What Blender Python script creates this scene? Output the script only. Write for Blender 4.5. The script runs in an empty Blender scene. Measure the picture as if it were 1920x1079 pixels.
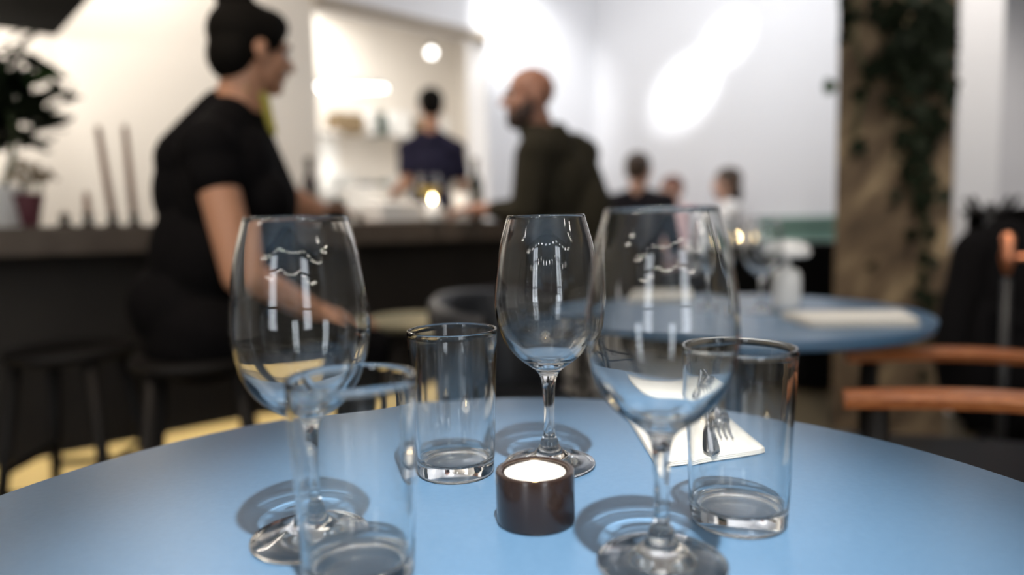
import bpy, bmesh, math, random
from mathutils import Vector, Matrix, Quaternion
V = Vector
rng = random.Random(11)
scene = bpy.context.scene
col = scene.collection
PI = math.pi

# ------------------------------------------------------------------ camera
F_PX = 1319.0
PITCH, ROLL = math.radians(4.993), math.radians(1.196)
CAM = V((0, 0, .957))
cp, sp, cr, sr = math.cos(PITCH), math.sin(PITCH), math.cos(ROLL), math.sin(ROLL)
FWD, RT0, UP0 = V((0, cp, -sp)), V((1, 0, 0)), V((0, sp, cp))
RT, UPV = RT0*cr - UP0*sr, RT0*sr + UP0*cr
cam_d = bpy.data.cameras.new('camera')
cam = bpy.data.objects.new('camera', cam_d); col.objects.link(cam)
cam_d.sensor_width = 36; cam_d.lens = 36*F_PX/1920
cam_d.clip_start = .02; cam_d.clip_end = 60
M = Matrix.Identity(4)
for i in range(3):
    M[i][0], M[i][1], M[i][2], M[i][3] = RT[i], UPV[i], -FWD[i], CAM[i]
cam.matrix_world = M
cam_d.dof.use_dof = True
cam_d.dof.focus_distance = .585
cam_d.dof.aperture_fstop = 1.68
scene.camera = cam

# ------------------------------------------------------------------ world, exposure, lights
w = bpy.data.worlds.new('world'); scene.world = w; w.use_nodes = True
w.node_tree.nodes['Background'].inputs[0].default_value = (.60, .68, .85, 1)
w.node_tree.nodes['Background'].inputs[1].default_value = .02
vs = scene.view_settings
vs.view_transform = 'Standard'; vs.look = 'None'; vs.gamma = 1; vs.exposure = 0.08
vs.use_curve_mapping = False
scene.cycles.max_bounces = 24
scene.cycles.transmission_bounces = 20
scene.cycles.transparent_max_bounces = 24
scene.cycles.glossy_bounces = 8
scene.cycles.diffuse_bounces = 4
scene.cycles.sample_clamp_indirect = 6

def aim(o, tgt):
    o.rotation_euler = (V(tgt) - o.location).to_track_quat('-Z', 'Y').to_euler()
def spot(name, loc, tgt, power, ang, blend=.5, radius=.03, color=(1, 1, 1)):
    d = bpy.data.lights.new(name, 'SPOT'); d.energy = power; d.spot_size = math.radians(ang)
    d.spot_blend = blend; d.shadow_soft_size = radius; d.color = color
    o = bpy.data.objects.new(name, d); col.objects.link(o); o.location = loc; aim(o, tgt); return o
def area(name, loc, tgt, power, sx, sy, color=(1, 1, 1)):
    d = bpy.data.lights.new(name, 'AREA'); d.shape = 'RECTANGLE'; d.size = sx; d.size_y = sy
    d.energy = power; d.color = color
    o = bpy.data.objects.new(name, d); col.objects.link(o); o.location = loc; aim(o, tgt); return o
def point(name, loc, power, radius=.03, color=(1, 1, 1)):
    d = bpy.data.lights.new(name, 'POINT'); d.energy = power; d.shadow_soft_size = radius; d.color = color
    o = bpy.data.objects.new(name, d); col.objects.link(o); o.location = loc; return o

key = spot('key_downlight', (.10, -.18, 2.74), (.02, .45, .74), 400, 22, 1.0, .03, (1, .97, .93))
key.data.cycles.is_caustics_light = True
# wall washers on the white wall to the right, kitchen and bar lights, added fill lights
spot('wall_washer', (1.15, 4.3, 3.0), (1.52, 6.1, 2.15), 260, 19, .8, .04, (.97, .98, 1))
spot('wall_washer_tail', (1.30, 4.3, 3.0), (1.80, 5.9, 2.45), 240, 16, .9, .04, (.97, .98, 1))
spot('corner_washer', (-.05, 5.2, 3.1), (.15, 6.5, 2.4), 130, 55, .9, .04)
area('room_ceiling_light', (1.0, 4.5, 3.3), (1.75, 5.9, 1.6), 48, 1.6, .8, (.95, .97, 1))
area('kitchen_ceiling_light', (-1.6, 6.7, 3.2), (-1.5, 6.9, 0), 66, 1.6, 1.2, (1, .97, .93))
area('bar_ceiling_light', (-2.3, 3.6, 3.2), (-2.9, 4.5, 1.0), 50, 1.4, .5, (1, .93, .85))
spot('bar_downlight', (-1.2, .9, 3.1), (-.75, 1.8, 1.0), 100, 34, .8, .06, (1, .80, .62))
area('left_wall_fill', (-2.75, 3.25, 1.95), (-2.9, 3.75, 1.2), 14, .8, .08, (1, .93, .85))  # added fill below the canopy to brighten the left wall, no fixture there
spot('back_wall_fill', (-1.3, 2.5, 3.3), (-2.2, 4.1, 1.55), 75, 62, .9, .1, (1, .94, .87))  # unseen spot added to lift the cream wall behind the bar
spot('bar_downlight_two', (-.5, 2.0, 3.1), (.15, 3.1, 1.2), 88, 34, .8, .06, (1, .86, .72))
area('ceiling_fill', (.2, -.9, 2.75), (.2, -.9, 3.4), 24, 3.2, .12, (1, .97, .94))  # added upward fill, brightens the ceiling so the glass edges catch light
spot('right_downlight', (.9, .9, 3.1), (1.5, 2.8, .55), 150, 36, .8, .06, (1, .9, .78))
spot('second_table_fill', (.7, 1.2, 3.1), (.75, 1.6, .74), 60, 34, .8, .05, (1, .95, .9))  # invented spot that brightens the white things on the second table
spot('wall_return_fill', (2.0, 2.4, 3.2), (2.25, 3.4, 1.5), 150, 56, .8, .06, (1, .93, .86))  # added spot, only there to whiten the wall return
spot('bar_top_fill', (-.7, 2.6, 3.2), (-.55, 3.22, 1.0), 300, 24, .8, .06, (1, .9, .78))  # extra spot put in to brighten the dishes on the bar

# ------------------------------------------------------------------ helpers: pixels to points (real depth), objects, materials
def ray(px, py):
    a = (px-960)/F_PX; b = (539.5-py)/F_PX
    return FWD + RT*a + UPV*b
def at(px, py, y):
    d = ray(px, py); return CAM + d*(y/d.y)
def onz(px, py, z):
    d = ray(px, py); return CAM + d*((z-CAM.z)/d.z)

def tag(o, label=None, cat=None, group=None, kind=None):
    if label: o['label'] = label
    if cat: o['category'] = cat
    if group: o['group'] = group
    if kind: o['kind'] = kind
    return o
def empty(name, loc=(0, 0, 0), rz=0, label=None, cat=None, group=None):
    o = bpy.data.objects.new(name, None); col.objects.link(o)
    o.location = loc; o.rotation_euler = (0, 0, rz); o.empty_display_size = .05
    return tag(o, label, cat, group)
def link(name, me, mat=None, parent=None, smooth=None):
    if mat is not None:
        me.materials.clear(); me.materials.append(mat)
    if smooth is not None:
        for p in me.polygons: p.use_smooth = smooth
    o = bpy.data.objects.new(name, me); col.objects.link(o)
    if parent: o.parent = parent
    return o
def copy_tree(o, parent=None):
    c = o.copy(); col.objects.link(c)
    if parent: c.parent = parent
    for ch in [x for x in col.objects if x.parent == o]:
        copy_tree(ch, c)
    return c

def mat(name, color, rough=.5, metal=0, spec=.5, noise=None, bump=0, nscale=40, emit=None, estr=0, coat=0, sheen=0, sss=0):
    m = bpy.data.materials.new(name); m.use_nodes = True
    nt = m.node_tree; b = nt.nodes['Principled BSDF']
    b.inputs['Base Color'].default_value = (*color, 1)
    b.inputs['Roughness'].default_value = rough
    b.inputs['Metallic'].default_value = metal
    b.inputs['Specular IOR Level'].default_value = spec
    b.inputs['Coat Weight'].default_value = coat
    b.inputs['Sheen Weight'].default_value = sheen
    if sss:
        b.inputs['Subsurface Weight'].default_value = sss
        b.inputs['Subsurface Radius'].default_value = (.01, .006, .004)
    if emit:
        b.inputs['Emission Color'].default_value = (*emit, 1); b.inputs['Emission Strength'].default_value = estr
    if noise or bump:
        tc = nt.nodes.new('ShaderNodeTexCoord'); nz = nt.nodes.new('ShaderNodeTexNoise')
        nz.inputs['Scale'].default_value = nscale; nz.inputs['Detail'].default_value = 5
        nt.links.new(tc.outputs['Object'], nz.inputs['Vector'])
        if noise:
            r = nt.nodes.new('ShaderNodeValToRGB')
            r.color_ramp.elements[0].position = .3; r.color_ramp.elements[1].position = .7
            r.color_ramp.elements[0].color = (*color, 1); r.color_ramp.elements[1].color = (*noise, 1)
            nt.links.new(nz.outputs['Fac'], r.inputs['Fac']); nt.links.new(r.outputs['Color'], b.inputs['Base Color'])
        if bump:
            bp = nt.nodes.new('ShaderNodeBump'); bp.inputs['Strength'].default_value = bump
            bp.inputs['Distance'].default_value = .004
            nt.links.new(nz.outputs['Fac'], bp.inputs['Height']); nt.links.new(bp.outputs['Normal'], b.inputs['Normal'])
    return m
def glass_mat(name, color=(1, 1, 1), ior=1.5, rough=0):
    m = bpy.data.materials.new(name); m.use_nodes = True; nt = m.node_tree
    nt.nodes.remove(nt.nodes['Principled BSDF'])
    g = nt.nodes.new('ShaderNodeBsdfGlass'); g.inputs['IOR'].default_value = ior
    g.inputs['Color'].default_value = (*color, 1); g.inputs['Roughness'].default_value = rough
    nt.links.new(g.outputs[0], nt.nodes['Material Output'].inputs[0])
    return m
def wood_mat(name, c1, c2, rough=.4, scale=14):
    m = bpy.data.materials.new(name); m.use_nodes = True; nt = m.node_tree; b = nt.nodes['Principled BSDF']
    tc = nt.nodes.new('ShaderNodeTexCoord'); mp = nt.nodes.new('ShaderNodeMapping')
    mp.inputs['Scale'].default_value = (1, 9, 9)
    nz = nt.nodes.new('ShaderNodeTexNoise'); nz.inputs['Scale'].default_value = scale; nz.inputs['Detail'].default_value = 6
    r = nt.nodes.new('ShaderNodeValToRGB')
    r.color_ramp.elements[0].color = (*c1, 1); r.color_ramp.elements[1].color = (*c2, 1)
    r.color_ramp.elements[0].position = .35; r.color_ramp.elements[1].position = .68
    nt.links.new(tc.outputs['Object'], mp.inputs[0]); nt.links.new(mp.outputs[0], nz.inputs['Vector'])
    nt.links.new(nz.outputs['Fac'], r.inputs['Fac']); nt.links.new(r.outputs['Color'], b.inputs['Base Color'])
    b.inputs['Roughness'].default_value = rough
    return m

class MB:
    def __init__(self): self.bm = bmesh.new()
    def box(self, c, s, rot=None, bevel=0):
        m = Matrix.Translation(V(c)) @ (rot.to_4x4() if rot else Matrix.Identity(4)) @ Matrix.Diagonal((*s, 1))
        r = bmesh.ops.create_cube(self.bm, size=1, matrix=m)
        if bevel:
            es = list({e for v in r['verts'] for e in v.link_edges})
            bmesh.ops.bevel(self.bm, geom=es, offset=bevel, segments=2, affect='EDGES', profile=.6)
        return self
    def tube(self, pts, rads, n=12, cap=True):
        pts = [V(p) for p in pts]
        if not hasattr(rads, '__len__'): rads = [rads]*len(pts)
        rings = []; prev = None
        for i, p in enumerate(pts):
            t = (pts[min(i+1, len(pts)-1)] - pts[max(i-1, 0)]).normalized()
            if prev is None:
                a = t.orthogonal().normalized()
            else:
                a = (prev - t*prev.dot(t)).normalized()
            prev = a; b = t.cross(a)
            rings.append([self.bm.verts.new(p + (a*math.cos(2*PI*k/n) + b*math.sin(2*PI*k/n))*rads[i]) for k in range(n)])
        for r0, r1 in zip(rings, rings[1:]):
            for k in range(n):
                self.bm.faces.new((r0[k], r0[(k+1) % n], r1[(k+1) % n], r1[k]))
        if cap:
            self.bm.faces.new(rings[0][::-1]); self.bm.faces.new(rings[-1])
        return self
    def lathe(self, prof, n=48, c=(0, 0, 0), arc=None):
        c = V(c); rings = []
        for r, z in prof:
            if r < 1e-6: rings.append([self.bm.verts.new(c + V((0, 0, z)))])
            else: rings.append([self.bm.verts.new(c + V((r*math.cos(2*PI*k/n), r*math.sin(2*PI*k/n), z))) for k in range(n)])
        for a, b in zip(rings, rings[1:]):
            for k in range(n):
                k1 = (k+1) % n
                if len(a) == 1 and len(b) == 1: continue
                if len(a) == 1: self.bm.faces.new((a[0], b[k1], b[k]))
                elif len(b) == 1: self.bm.faces.new((a[k], a[k1], b[0]))
                else: self.bm.faces.new((a[k], a[k1], b[k1], b[k]))
        return self
    def ell(self, c, rad, rot=None, sub=2):
        m = Matrix.Translation(V(c)) @ (rot.to_4x4() if rot else Matrix.Identity(4)) @ Matrix.Diagonal((*rad, 1))
        bmesh.ops.create_icosphere(self.bm, subdivisions=sub, radius=1, matrix=m); return self
    def poly(self, pts, h):   # prism: polygon in world xy extruded up by h
        lo = [self.bm.verts.new(V(p)) for p in pts]; hi = [self.bm.verts.new(V(p) + V((0, 0, h))) for p in pts]
        n = len(pts)
        self.bm.faces.new(lo[::-1]); self.bm.faces.new(hi)
        for k in range(n): self.bm.faces.new((lo[k], lo[(k+1) % n], hi[(k+1) % n], hi[k]))
        return self
    def build(self, name, m=None, parent=None, smooth=False, fix=True, loc=None):
        if fix: bmesh.ops.recalc_face_normals(self.bm, faces=self.bm.faces)
        me = bpy.data.meshes.new(name); self.bm.to_mesh(me); self.bm.free()
        o = link(name, me, m, parent, smooth)
        if smooth == 'auto':
            pass
        if loc is not None: o.location = loc
        return o
def autosmooth(o, ang=35):
    me = o.data
    for p in me.polygons: p.use_smooth = True
    bm = bmesh.new(); bm.from_mesh(me)
    for e in bm.edges:
        e.smooth = not (len(e.link_faces) == 2 and e.calc_face_angle(0) > math.radians(ang))
    bm.to_mesh(me); bm.free(); return o

# ------------------------------------------------------------------ materials
white_wall = mat('white_plaster', (.78, .78, .80), .7, bump=.05, nscale=30)
cream_wall = mat('cream_plaster', (.74, .69, .62), .75, bump=.05, nscale=30)
kitchen_wall_m = mat('kitchen_paint', (.74, .69, .62), .6)
floor_m = wood_mat('floor_boards', (.085, .068, .042), (.13, .105, .066), .4, 5)
blue_m = mat('blue_laminate', (.085, .172, .285), .33, spec=.75, noise=(.094, .186, .305), nscale=180, bump=.02)
blue_edge = mat('blue_table_edge', (.05, .10, .18), .4)
black_metal = mat('black_metal', (.012, .012, .013), .4)
black_wood = mat('black_wood', (.009, .0075, .0065), .55, spec=.25)
black_leather = mat('black_leather', (.016, .018, .022), .36, bump=.25, nscale=120)
bar_top_m = mat('bar_concrete', (.085, .063, .047), .6, noise=(.115, .088, .066), nscale=14)
bar_front_m = mat('bar_front_paint', (.020, .015, .011), .6, noise=(.028, .022, .016), nscale=6)
led_m = mat('led_strip', (1, .9, .6), .5, emit=(1, .86, .56), estr=45)
dark_m = mat('black_paint', (.005, .005, .005), .9, spec=.05)
napkin_m = mat('cream_linen', (.86, .82, .74), .8, bump=.2, nscale=400)
steel = mat('polished_steel', (.62, .61, .59), .18, metal=1)
copper = mat('copper', (.75, .30, .16), .3, metal=1)
glass = glass_mat('clear_glass', (.985, .99, .99), 1.5)
wax_m = mat('candle_wax', (.95, .93, .88), .4, emit=(1, .86, .62), estr=.7)  # emission stands in for flame light glowing through the wax
flame_m = mat('flame', (1, .8, .4), .5, emit=(1, .72, .34), estr=60)
holder_m = mat('brown_black_ceramic', (.022, .011, .007), .25, coat=.3)
skin_w = mat('skin_tan', (.46, .23, .135), .5, sss=.1)
skin_m = mat('skin_ruddy', (.36, .17, .11), .45, sss=.1)
skin_p = mat('skin_pale', (.62, .36, .26), .5, sss=.1)
hair_m = mat('black_hair', (.006, .005, .004), .8, spec=.08, bump=.6, nscale=60)
brown_hair = mat('brown_hair', (.055, .032, .018), .55, bump=.6, nscale=60)
light_brown_hair = mat('light_brown_hair', (.16, .10, .055), .55, bump=.6, nscale=60)
auburn_hair = mat('auburn_hair', (.14, .05, .03), .55, bump=.6, nscale=60)
beard_m = mat('dark_beard', (.040, .020, .014), .7, bump=.6, nscale=80)
black_cloth = mat('black_jersey', (.0045, .004, .0045), .85, spec=.08, bump=.2, nscale=200)
olive_cloth = mat('dark_olive_cotton', (.032, .028, .019), .9, spec=.08, bump=.3, nscale=90)
navy_cloth = mat('navy_cotton', (.022, .020, .040), .85, spec=.08, bump=.2, nscale=150)
dark_cloth = mat('charcoal_wool', (.020, .018, .022), .9, spec=.08)
white_cloth = mat('white_cotton', (.80, .78, .76), .85)
pink_cloth = mat('pale_pink_cotton', (.60, .42, .42), .85)
scarf_m = mat('yellow_silk', (.52, .44, .08), .6)
eye_m = mat('eye_white', (.75, .72, .70), .2)
iris_m = mat('dark_iris', (.03, .015, .01), .1)
lip_m = mat('lips', (.35, .12, .10), .4)
shoe_m = mat('black_shoe', (.010, .010, .010), .4)
orange_wood = wood_mat('orange_wood', (.36, .11, .035), (.55, .20, .07), .32)
pale_seat = mat('pale_fabric', (.62, .55, .36), .8, bump=.3, nscale=120)
taper_wax = mat('brown_taper_wax', (.30, .15, .085), .55)
white_ceramic = mat('white_ceramic', (.85, .84, .81), .18)
terracotta = mat('plum_glaze', (.12, .035, .045), .4)
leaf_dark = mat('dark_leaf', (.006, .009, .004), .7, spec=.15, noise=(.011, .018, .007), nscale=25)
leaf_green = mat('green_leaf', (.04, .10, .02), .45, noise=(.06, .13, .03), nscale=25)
stem_m = mat('green_stem', (.05, .075, .02), .6)
teal_m = mat('teal_paint', (.16, .28, .23), .5)
teal_dark = mat('dark_teal_paint', (.035, .065, .05), .5)
bottle_m = mat('dark_bottle_glass', (.012, .016, .006), .08, coat=.5)
bottle_brown = mat('brown_bottle_glass', (.035, .016, .010), .1, coat=.5)
foil_m = mat('bottle_foil', (.10, .085, .06), .4, metal=.4)
label_m = mat('bottle_paper', (.10, .09, .05), .8)
beer_m = mat('yellow_drink', (.80, .52, .03), .1, coat=.3)
box_m = mat('brown_card', (.20, .14, .075), .8)
dgreen_m = mat('dark_green_tin', (.03, .06, .045), .4)
lamp_m = mat('lamp_glow', (1, 1, 1), .5, emit=(1, .97, .92), estr=5)
bulb_m = mat('bulb_glow', (1, 1, 1), .5, emit=(1, .88, .72), estr=250)
dried_m = mat('dried_flower', (.30, .22, .13), .9, noise=(.20, .14, .08), nscale=60)

window_glow = mat('lit_window', (.8, .8, .8), .4, emit=(.86, .92, 1), estr=5)
# pillar stone: brown and beige diagonal mottling
pillar_m = bpy.data.materials.new('pillar_plaster'); pillar_m.use_nodes = True
nt = pillar_m.node_tree; b = nt.nodes['Principled BSDF']; b.inputs['Roughness'].default_value = .85
tc = nt.nodes.new('ShaderNodeTexCoord'); mp = nt.nodes.new('ShaderNodeMapping'); mp.inputs['Rotation'].default_value = (0, math.radians(52), 0)
mp2 = nt.nodes.new('ShaderNodeMapping'); mp2.inputs['Scale'].default_value = (2.0, 3, 5.5)
nz = nt.nodes.new('ShaderNodeTexNoise'); nz.inputs['Scale'].default_value = 1.3; nz.inputs['Detail'].default_value = 7; nz.inputs['Roughness'].default_value = .55
rp = nt.nodes.new('ShaderNodeValToRGB'); e = rp.color_ramp.elements
e[0].position, e[0].color = .34, (.050, .032, .018, 1); e[1].position, e[1].color = .70, (.34, .255, .15, 1)
m_ = e.new(.5); m_.color = (.13, .09, .053, 1)
nt.links.new(tc.outputs['Object'], mp.inputs[0]); nt.links.new(mp.outputs[0], mp2.inputs[0]); nt.links.new(mp2.outputs[0], nz.inputs['Vector'])
nt.links.new(nz.outputs['Fac'], rp.inputs['Fac']); nt.links.new(rp.outputs['Color'], b.inputs['Base Color'])
bp = nt.nodes.new('ShaderNodeBump'); bp.inputs['Strength'].default_value = .5; bp.inputs['Distance'].default_value = .01
nt.links.new(nz.outputs['Fac'], bp.inputs['Height']); nt.links.new(bp.outputs['Normal'], b.inputs['Normal'])

# ------------------------------------------------------------------ the room
U = V((.743, .669, 0)); N = V((-.669, .743, 0)); Z = V((0, 0, 1))
ROT = math.atan2(U.y, U.x)
A0 = V((-1.6, 2.2, 0))               # the back wall is measured from here
def W(u, n, z=0): return A0 + U*u + N*n + Z*z
RZ = Matrix.Rotation(ROT, 3, 'Z')
CEIL = 3.4
def structure(o): o['kind'] = 'structure'; return o
def rbox(name, u0, u1, n0, n1, z0, z1, m, parent=None, bevel=0):
    c = W((u0+u1)/2, (n0+n1)/2, (z0+z1)/2)
    return MB().box(c, (abs(u1-u0), abs(n1-n0), z1-z0), RZ, bevel).build(name, m, parent)

structure(MB().box((1, 3.5, -.05), (16, 17, .1)).build('floor', floor_m))
structure(MB().box((1, 3.5, CEIL+.05), (16, 17, .1)).build('ceiling', white_wall))
# wall behind the bar: left piece, lintel over the kitchen opening, right piece up to the corner
UC = 5.02
structure(rbox('wall_back', -4.2, 2.075, 1.9, 2.15, 0, CEIL, cream_wall))
structure(rbox('wall_lintel', 2.075, 3.62, 1.9, 2.15, 2.56, CEIL, white_wall))
structure(rbox('wall_corner', 3.62, UC+.2, 1.9, 2.15, 0, CEIL, white_wall))
structure(rbox('wall_sill', 2.075, 3.62, 1.9, 2.15, 0, .9, cream_wall))
structure(rbox('wall_right', UC, UC+.2, -3.05, 1.9, 0, CEIL, white_wall))
# kitchen behind the opening
structure(rbox('wall_kitchen', .4, 6.4, 4.3, 4.5, 0, CEIL, kitchen_wall_m))
structure(rbox('wall_kitchen_left', .2, .4, 2.15, 4.5, 0, CEIL, kitchen_wall_m))
structure(rbox('wall_kitchen_right', 5.2, 5.4, 2.15, 4.3, 0, CEIL, kitchen_wall_m))
structure(rbox('trim_1', 2.075, 3.62, 1.86, 1.9, 2.50, 2.56, mat('lintel_trim', (.30, .24, .17), .6)))
# dado rail on the right-hand wall
o = structure(rbox('trim_2', UC-.03, UC, -2.6, .2, .93, .985, teal_m)); structure(rbox('trim_3', UC-.022, UC, -2.6, .2, .885, .93, teal_dark))
structure(rbox('trim_4', UC-.03, UC, -2.6, .2, .80, .885, teal_m))
# outer walls of the room (behind the camera and at the sides)
structure(MB().box((-5.2, 1, CEIL/2), (.2, 10, CEIL)).build('wall_left', cream_wall))
structure(MB().box((0, -3.6, CEIL/2), (11, .2, CEIL)).build('wall_front', mat('dark_green_wall', (.22, .22, .21), .7)))
for i_, xw in enumerate((-2.2, 1.9)):
    wo = structure(MB().box((0, 0, 1.6), (1.0, .04, 2.2)).build('window_%d' % (i_+1), window_glow)); wo.location = (xw, -3.47, 0)
    for x_ in (-.5, 0, .5): MB().box((x_, .03, 1.6), (.05, .05, 2.25)).build('frame', dark_m, wo)
    for z_ in (.5, 1.3, 2.1, 2.7): MB().box((0, .03, z_), (1.05, .045, .05)).build('frame', dark_m, wo)
# pillar with its white wall return, and the grey wall further right
pc = at(1677, 400, 3.0)
PRZ = Matrix.Rotation(math.radians(-27.5), 3, 'Z')
po = structure(MB().box((0, .22, CEIL/2), (.445, .40, CEIL), None, .01).build('pillar', pillar_m))
po.location = (1.635, 3.03, 0); po.rotation_euler.z = math.radians(-27.5)
structure(MB().box((2.22, 3.62, CEIL/2), (.20, .5, CEIL)).build('wall_return', white_wall))
structure(MB().box((3.5, 4.0, CEIL/2), (2.4, .15, CEIL)).build('wall_side', mat('grey_paint', (.60, .60, .63), .8)))
structure(MB().box((4.9, 0, CEIL/2), (.2, 8.2, CEIL)).build('wall_far_right', mat('grey_paint_two', (.30, .30, .31), .8)))

# ------------------------------------------------------------------ glassware
def wine_profile():
    outer = [(.0343, .2256), (.0376, .2140), (.0413, .2000), (.0442, .1830), (.0462, .1670), (.0470, .1540), (.0466, .1430), (.0450, .1320),
             (.0418, .1210), (.0370, .1110), (.0310, .1030), (.0245, .0970), (.0175, .0920), (.0118, .0880), (.0084, .0835)]
    stem = [(.0084, .0835), (.0066, .0780), (.0056, .0700), (.0050, .0600), (.0046, .0500), (.0045, .0400), (.0050, .0310), (.0062, .0255)]
    foot = [(.0062, .0255), (.0078, .0235), (.0084, .0215), (.0090, .0190), (.0118, .0145), (.0165, .0105), (.0230, .0078), (.0300, .0060), (.0370, .0046),
            (.0405, .0034), (.0413, .0022), (.0411, .0009), (.0406, .0002), (.0400, .0004), (.0390, .0016), (.0300, .0022), (.0200, .0026), (.0100, .0029), (0, .0030)]
    inner = []
    for i, (r, z) in enumerate(outer):
        t = .0011 if i < 7 else .0011 + .00035*(i-6)
        if z > .0935: inner.append((r - t if i < 9 else r - t*1.25, z + (0 if i < 8 else .0006*(i-7))))
    bottom = [(.0125, .0968), (.0060, .0950), (0, .0944)]
    return outer, inner, bottom, stem, foot
def smooth_prof(p, k=3):
    # Catmull-Rom subdivision of a profile
    out = []
    for i in range(len(p)-1):
        p0 = V((*p[max(i-1, 0)], 0)); p1 = V((*p[i], 0)); p2 = V((*p[i+1], 0)); p3 = V((*p[min(i+2, len(p)-1)], 0))
        for j in range(k):
            t = j/k
            q = .5*((2*p1) + (p2-p0)*t + (2*p0-5*p1+4*p2-p3)*t*t + (3*p1-p0-3*p2+p3)*t**3)
            out.append((max(q.x, 0), q.y))
    out.append(p[-1]); return out
def make_wine_glass(name, label, group=None, seg=96):
    o_, i_, b_, s_, f_ = wine_profile()
    root = empty(name, label=label, cat='wine glass', group=group)
    up = smooth_prof((i_ + b_)[::-1])                       # inside, from the bottom up
    rim = [(.0335, .2261), (.0339, .2263)]
    down = smooth_prof(o_)
    prof_bowl = up[:-1] + [i_[0]] + rim + down
    # lathe direction: going down the outside gives outward normals
    for nm, pr in (('bowl', prof_bowl), ('stem', smooth_prof(s_)), ('foot', smooth_prof(f_[:12], 3) + f_[12:])):
        mb = MB(); mb.lathe(pr[::-1], seg)
        ob = mb.build(nm, glass, root, True, fix=False); ob.cycles.is_caustics_caster = True
    return root
def make_tumbler(name, label, group=None, seg=96):
    root = empty(name, label=label, cat='tumbler', group=group)
    H, rt, rb, t = .1282, .0395, .0334, .0021
    out = [(rt-.0007, H), (rt, H-.0010), (rt-.0004, H-.012), (.0386, .105), (.0376, .085), (.0366, .060), (.0357, .036), (.0350, .018), (.0345, .010)]
    inn = [(r - t - (.0004 if z < .03 else 0), z) for r, z in out if z > .015]
    inn[0] = (rt-.0017, H); inn[1] = (rt-.0024, H-.0012)
    base_in = [(.0318, .0150), (.0300, .0130), (.0250, .0122), (.0160, .0120), (.0080, .0121), (0, .0122)]
    base_out = [(.0345, .010), (.0341, .0055), (.0334, .0022), (.0324, .0004), (.0316, 0), (.0308, .0005), (.0296, .0018), (.0200, .0024), (.0100, .0028), (0, .0029)]
    wall = smooth_prof((inn + base_in)[::-1], 2) + [(rt-.0012, H+.0003)] + smooth_prof(out, 2)
    MB().lathe(wall[::-1], seg).build('wall', glass, root, True, fix=False).cycles.is_caustics_caster = True
    MB().lathe(smooth_prof(base_out, 2)[::-1], seg).build('base', glass, root, True, fix=False).cycles.is_caustics_caster = True
    return root
T = .74
wg = make_wine_glass('wine_glass', 'large clear wine glass standing behind the front left tumbler')
wg.location = (-.1458, .4809, T)
g2 = copy_tree(wg); g2.location = (.0311, .6236, T); g2['label'] = 'middle wine glass, directly behind the black tealight holder'
g3 = copy_tree(wg); g3.location = (.0917, .4315, T); g3['label'] = 'large clear wine glass in front of the cream napkin, right of the tealight'
tu = make_tumbler('tumbler', 'empty clear tumbler standing in front of the left wine glass')
tu.location = (-.0993, .4235, T)
t2 = copy_tree(tu); t2.location = (-.0532, .6104, T); t2['label'] = 'empty clear tumbler between the left and the middle wine glass'
t3 = copy_tree(tu); t3.location = (.1612, .4957, T); t3['label'] = 'empty clear tumbler beside the right wine glass, in front of the napkin'

# tealight holder
th = empty('tealight_holder', (.014, .5035, T), 0, 'dark brown cylinder tealight holder with a lit white candle', 'candle holder')
o = MB().lathe([(0, 0), (.0268, 0), (.0284, .0008), (.0290, .0025), (.0290, .0375), (.0286, .0386), (.0278, .039), (.0248, .039), (.0240, .0384), (.0238, .037), (.0238, .012), (0, .012)][::1], 96).build('cup', holder_m, th)
autosmooth(o, 40)
tl = MB().lathe([(0, .0122), (.0225, .0122), (.0229, .014), (.0229, .0372), (.0224, .0372), (.0222, .0362), (.0222, .0345)], 72).build('metal_shell', mat('tealight_metal', (.8, .8, .8), .25, metal=1), th, True)
wx = MB().lathe([(.02215, .0130), (.02215, .0352), (.0205, .0360), (.012, .0357), (.004, .0360), (0, .0362)], 72).build('wax', wax_m, th, True)
MB().tube([(0, 0, .036), (.0003, 0, .039), (.0008, .0004, .0405)], .0007, 8).build('wick', black_wood, wx)
MB().lathe([(0, .0375), (.0015, .0382), (.0021, .0395), (.0016, .0412), (.0008, .0426), (0, .0438)], 24).build('flame', flame_m, wx, True)

# ------------------------------------------------------------------ blue tables
def make_table(name, label, R, top, loc):
    r = empty(name, (loc[0], loc[1], 0), 0, label, 'table')
    th_ = .024
    o = MB().lathe([(0, top-th_), (R-.008, top-th_), (R-.004, top-th_+.004), (R, top-.003), (R-.0006, top-.001), (R-.002, top), (0, top)], 160).build('tabletop', blue_m, r)
    autosmooth(o, 30); o.cycles.is_caustics_receiver = True
    MB().lathe([(0, .035), (.028, .035), (.028, top-th_-.012), (.11, top-th_-.008), (.11, top-th_), (0, top-th_)], 40).build('pedestal', black_metal, r)
    autosmooth(MB().lathe([(0, 0), (.235, 0), (.24, .006), (.23, .014), (.06, .034), (0, .036)], 48).build('foot_plate', black_metal, r), 30)
    return r
make_table('round_table', 'large matt blue round table carrying the tealight and tumblers', .4468, T, (-.0133, .4312))
make_table('round_table', 'blue round table behind, holding white ceramic and napkins', .43, T, (.53, 1.69))

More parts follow.
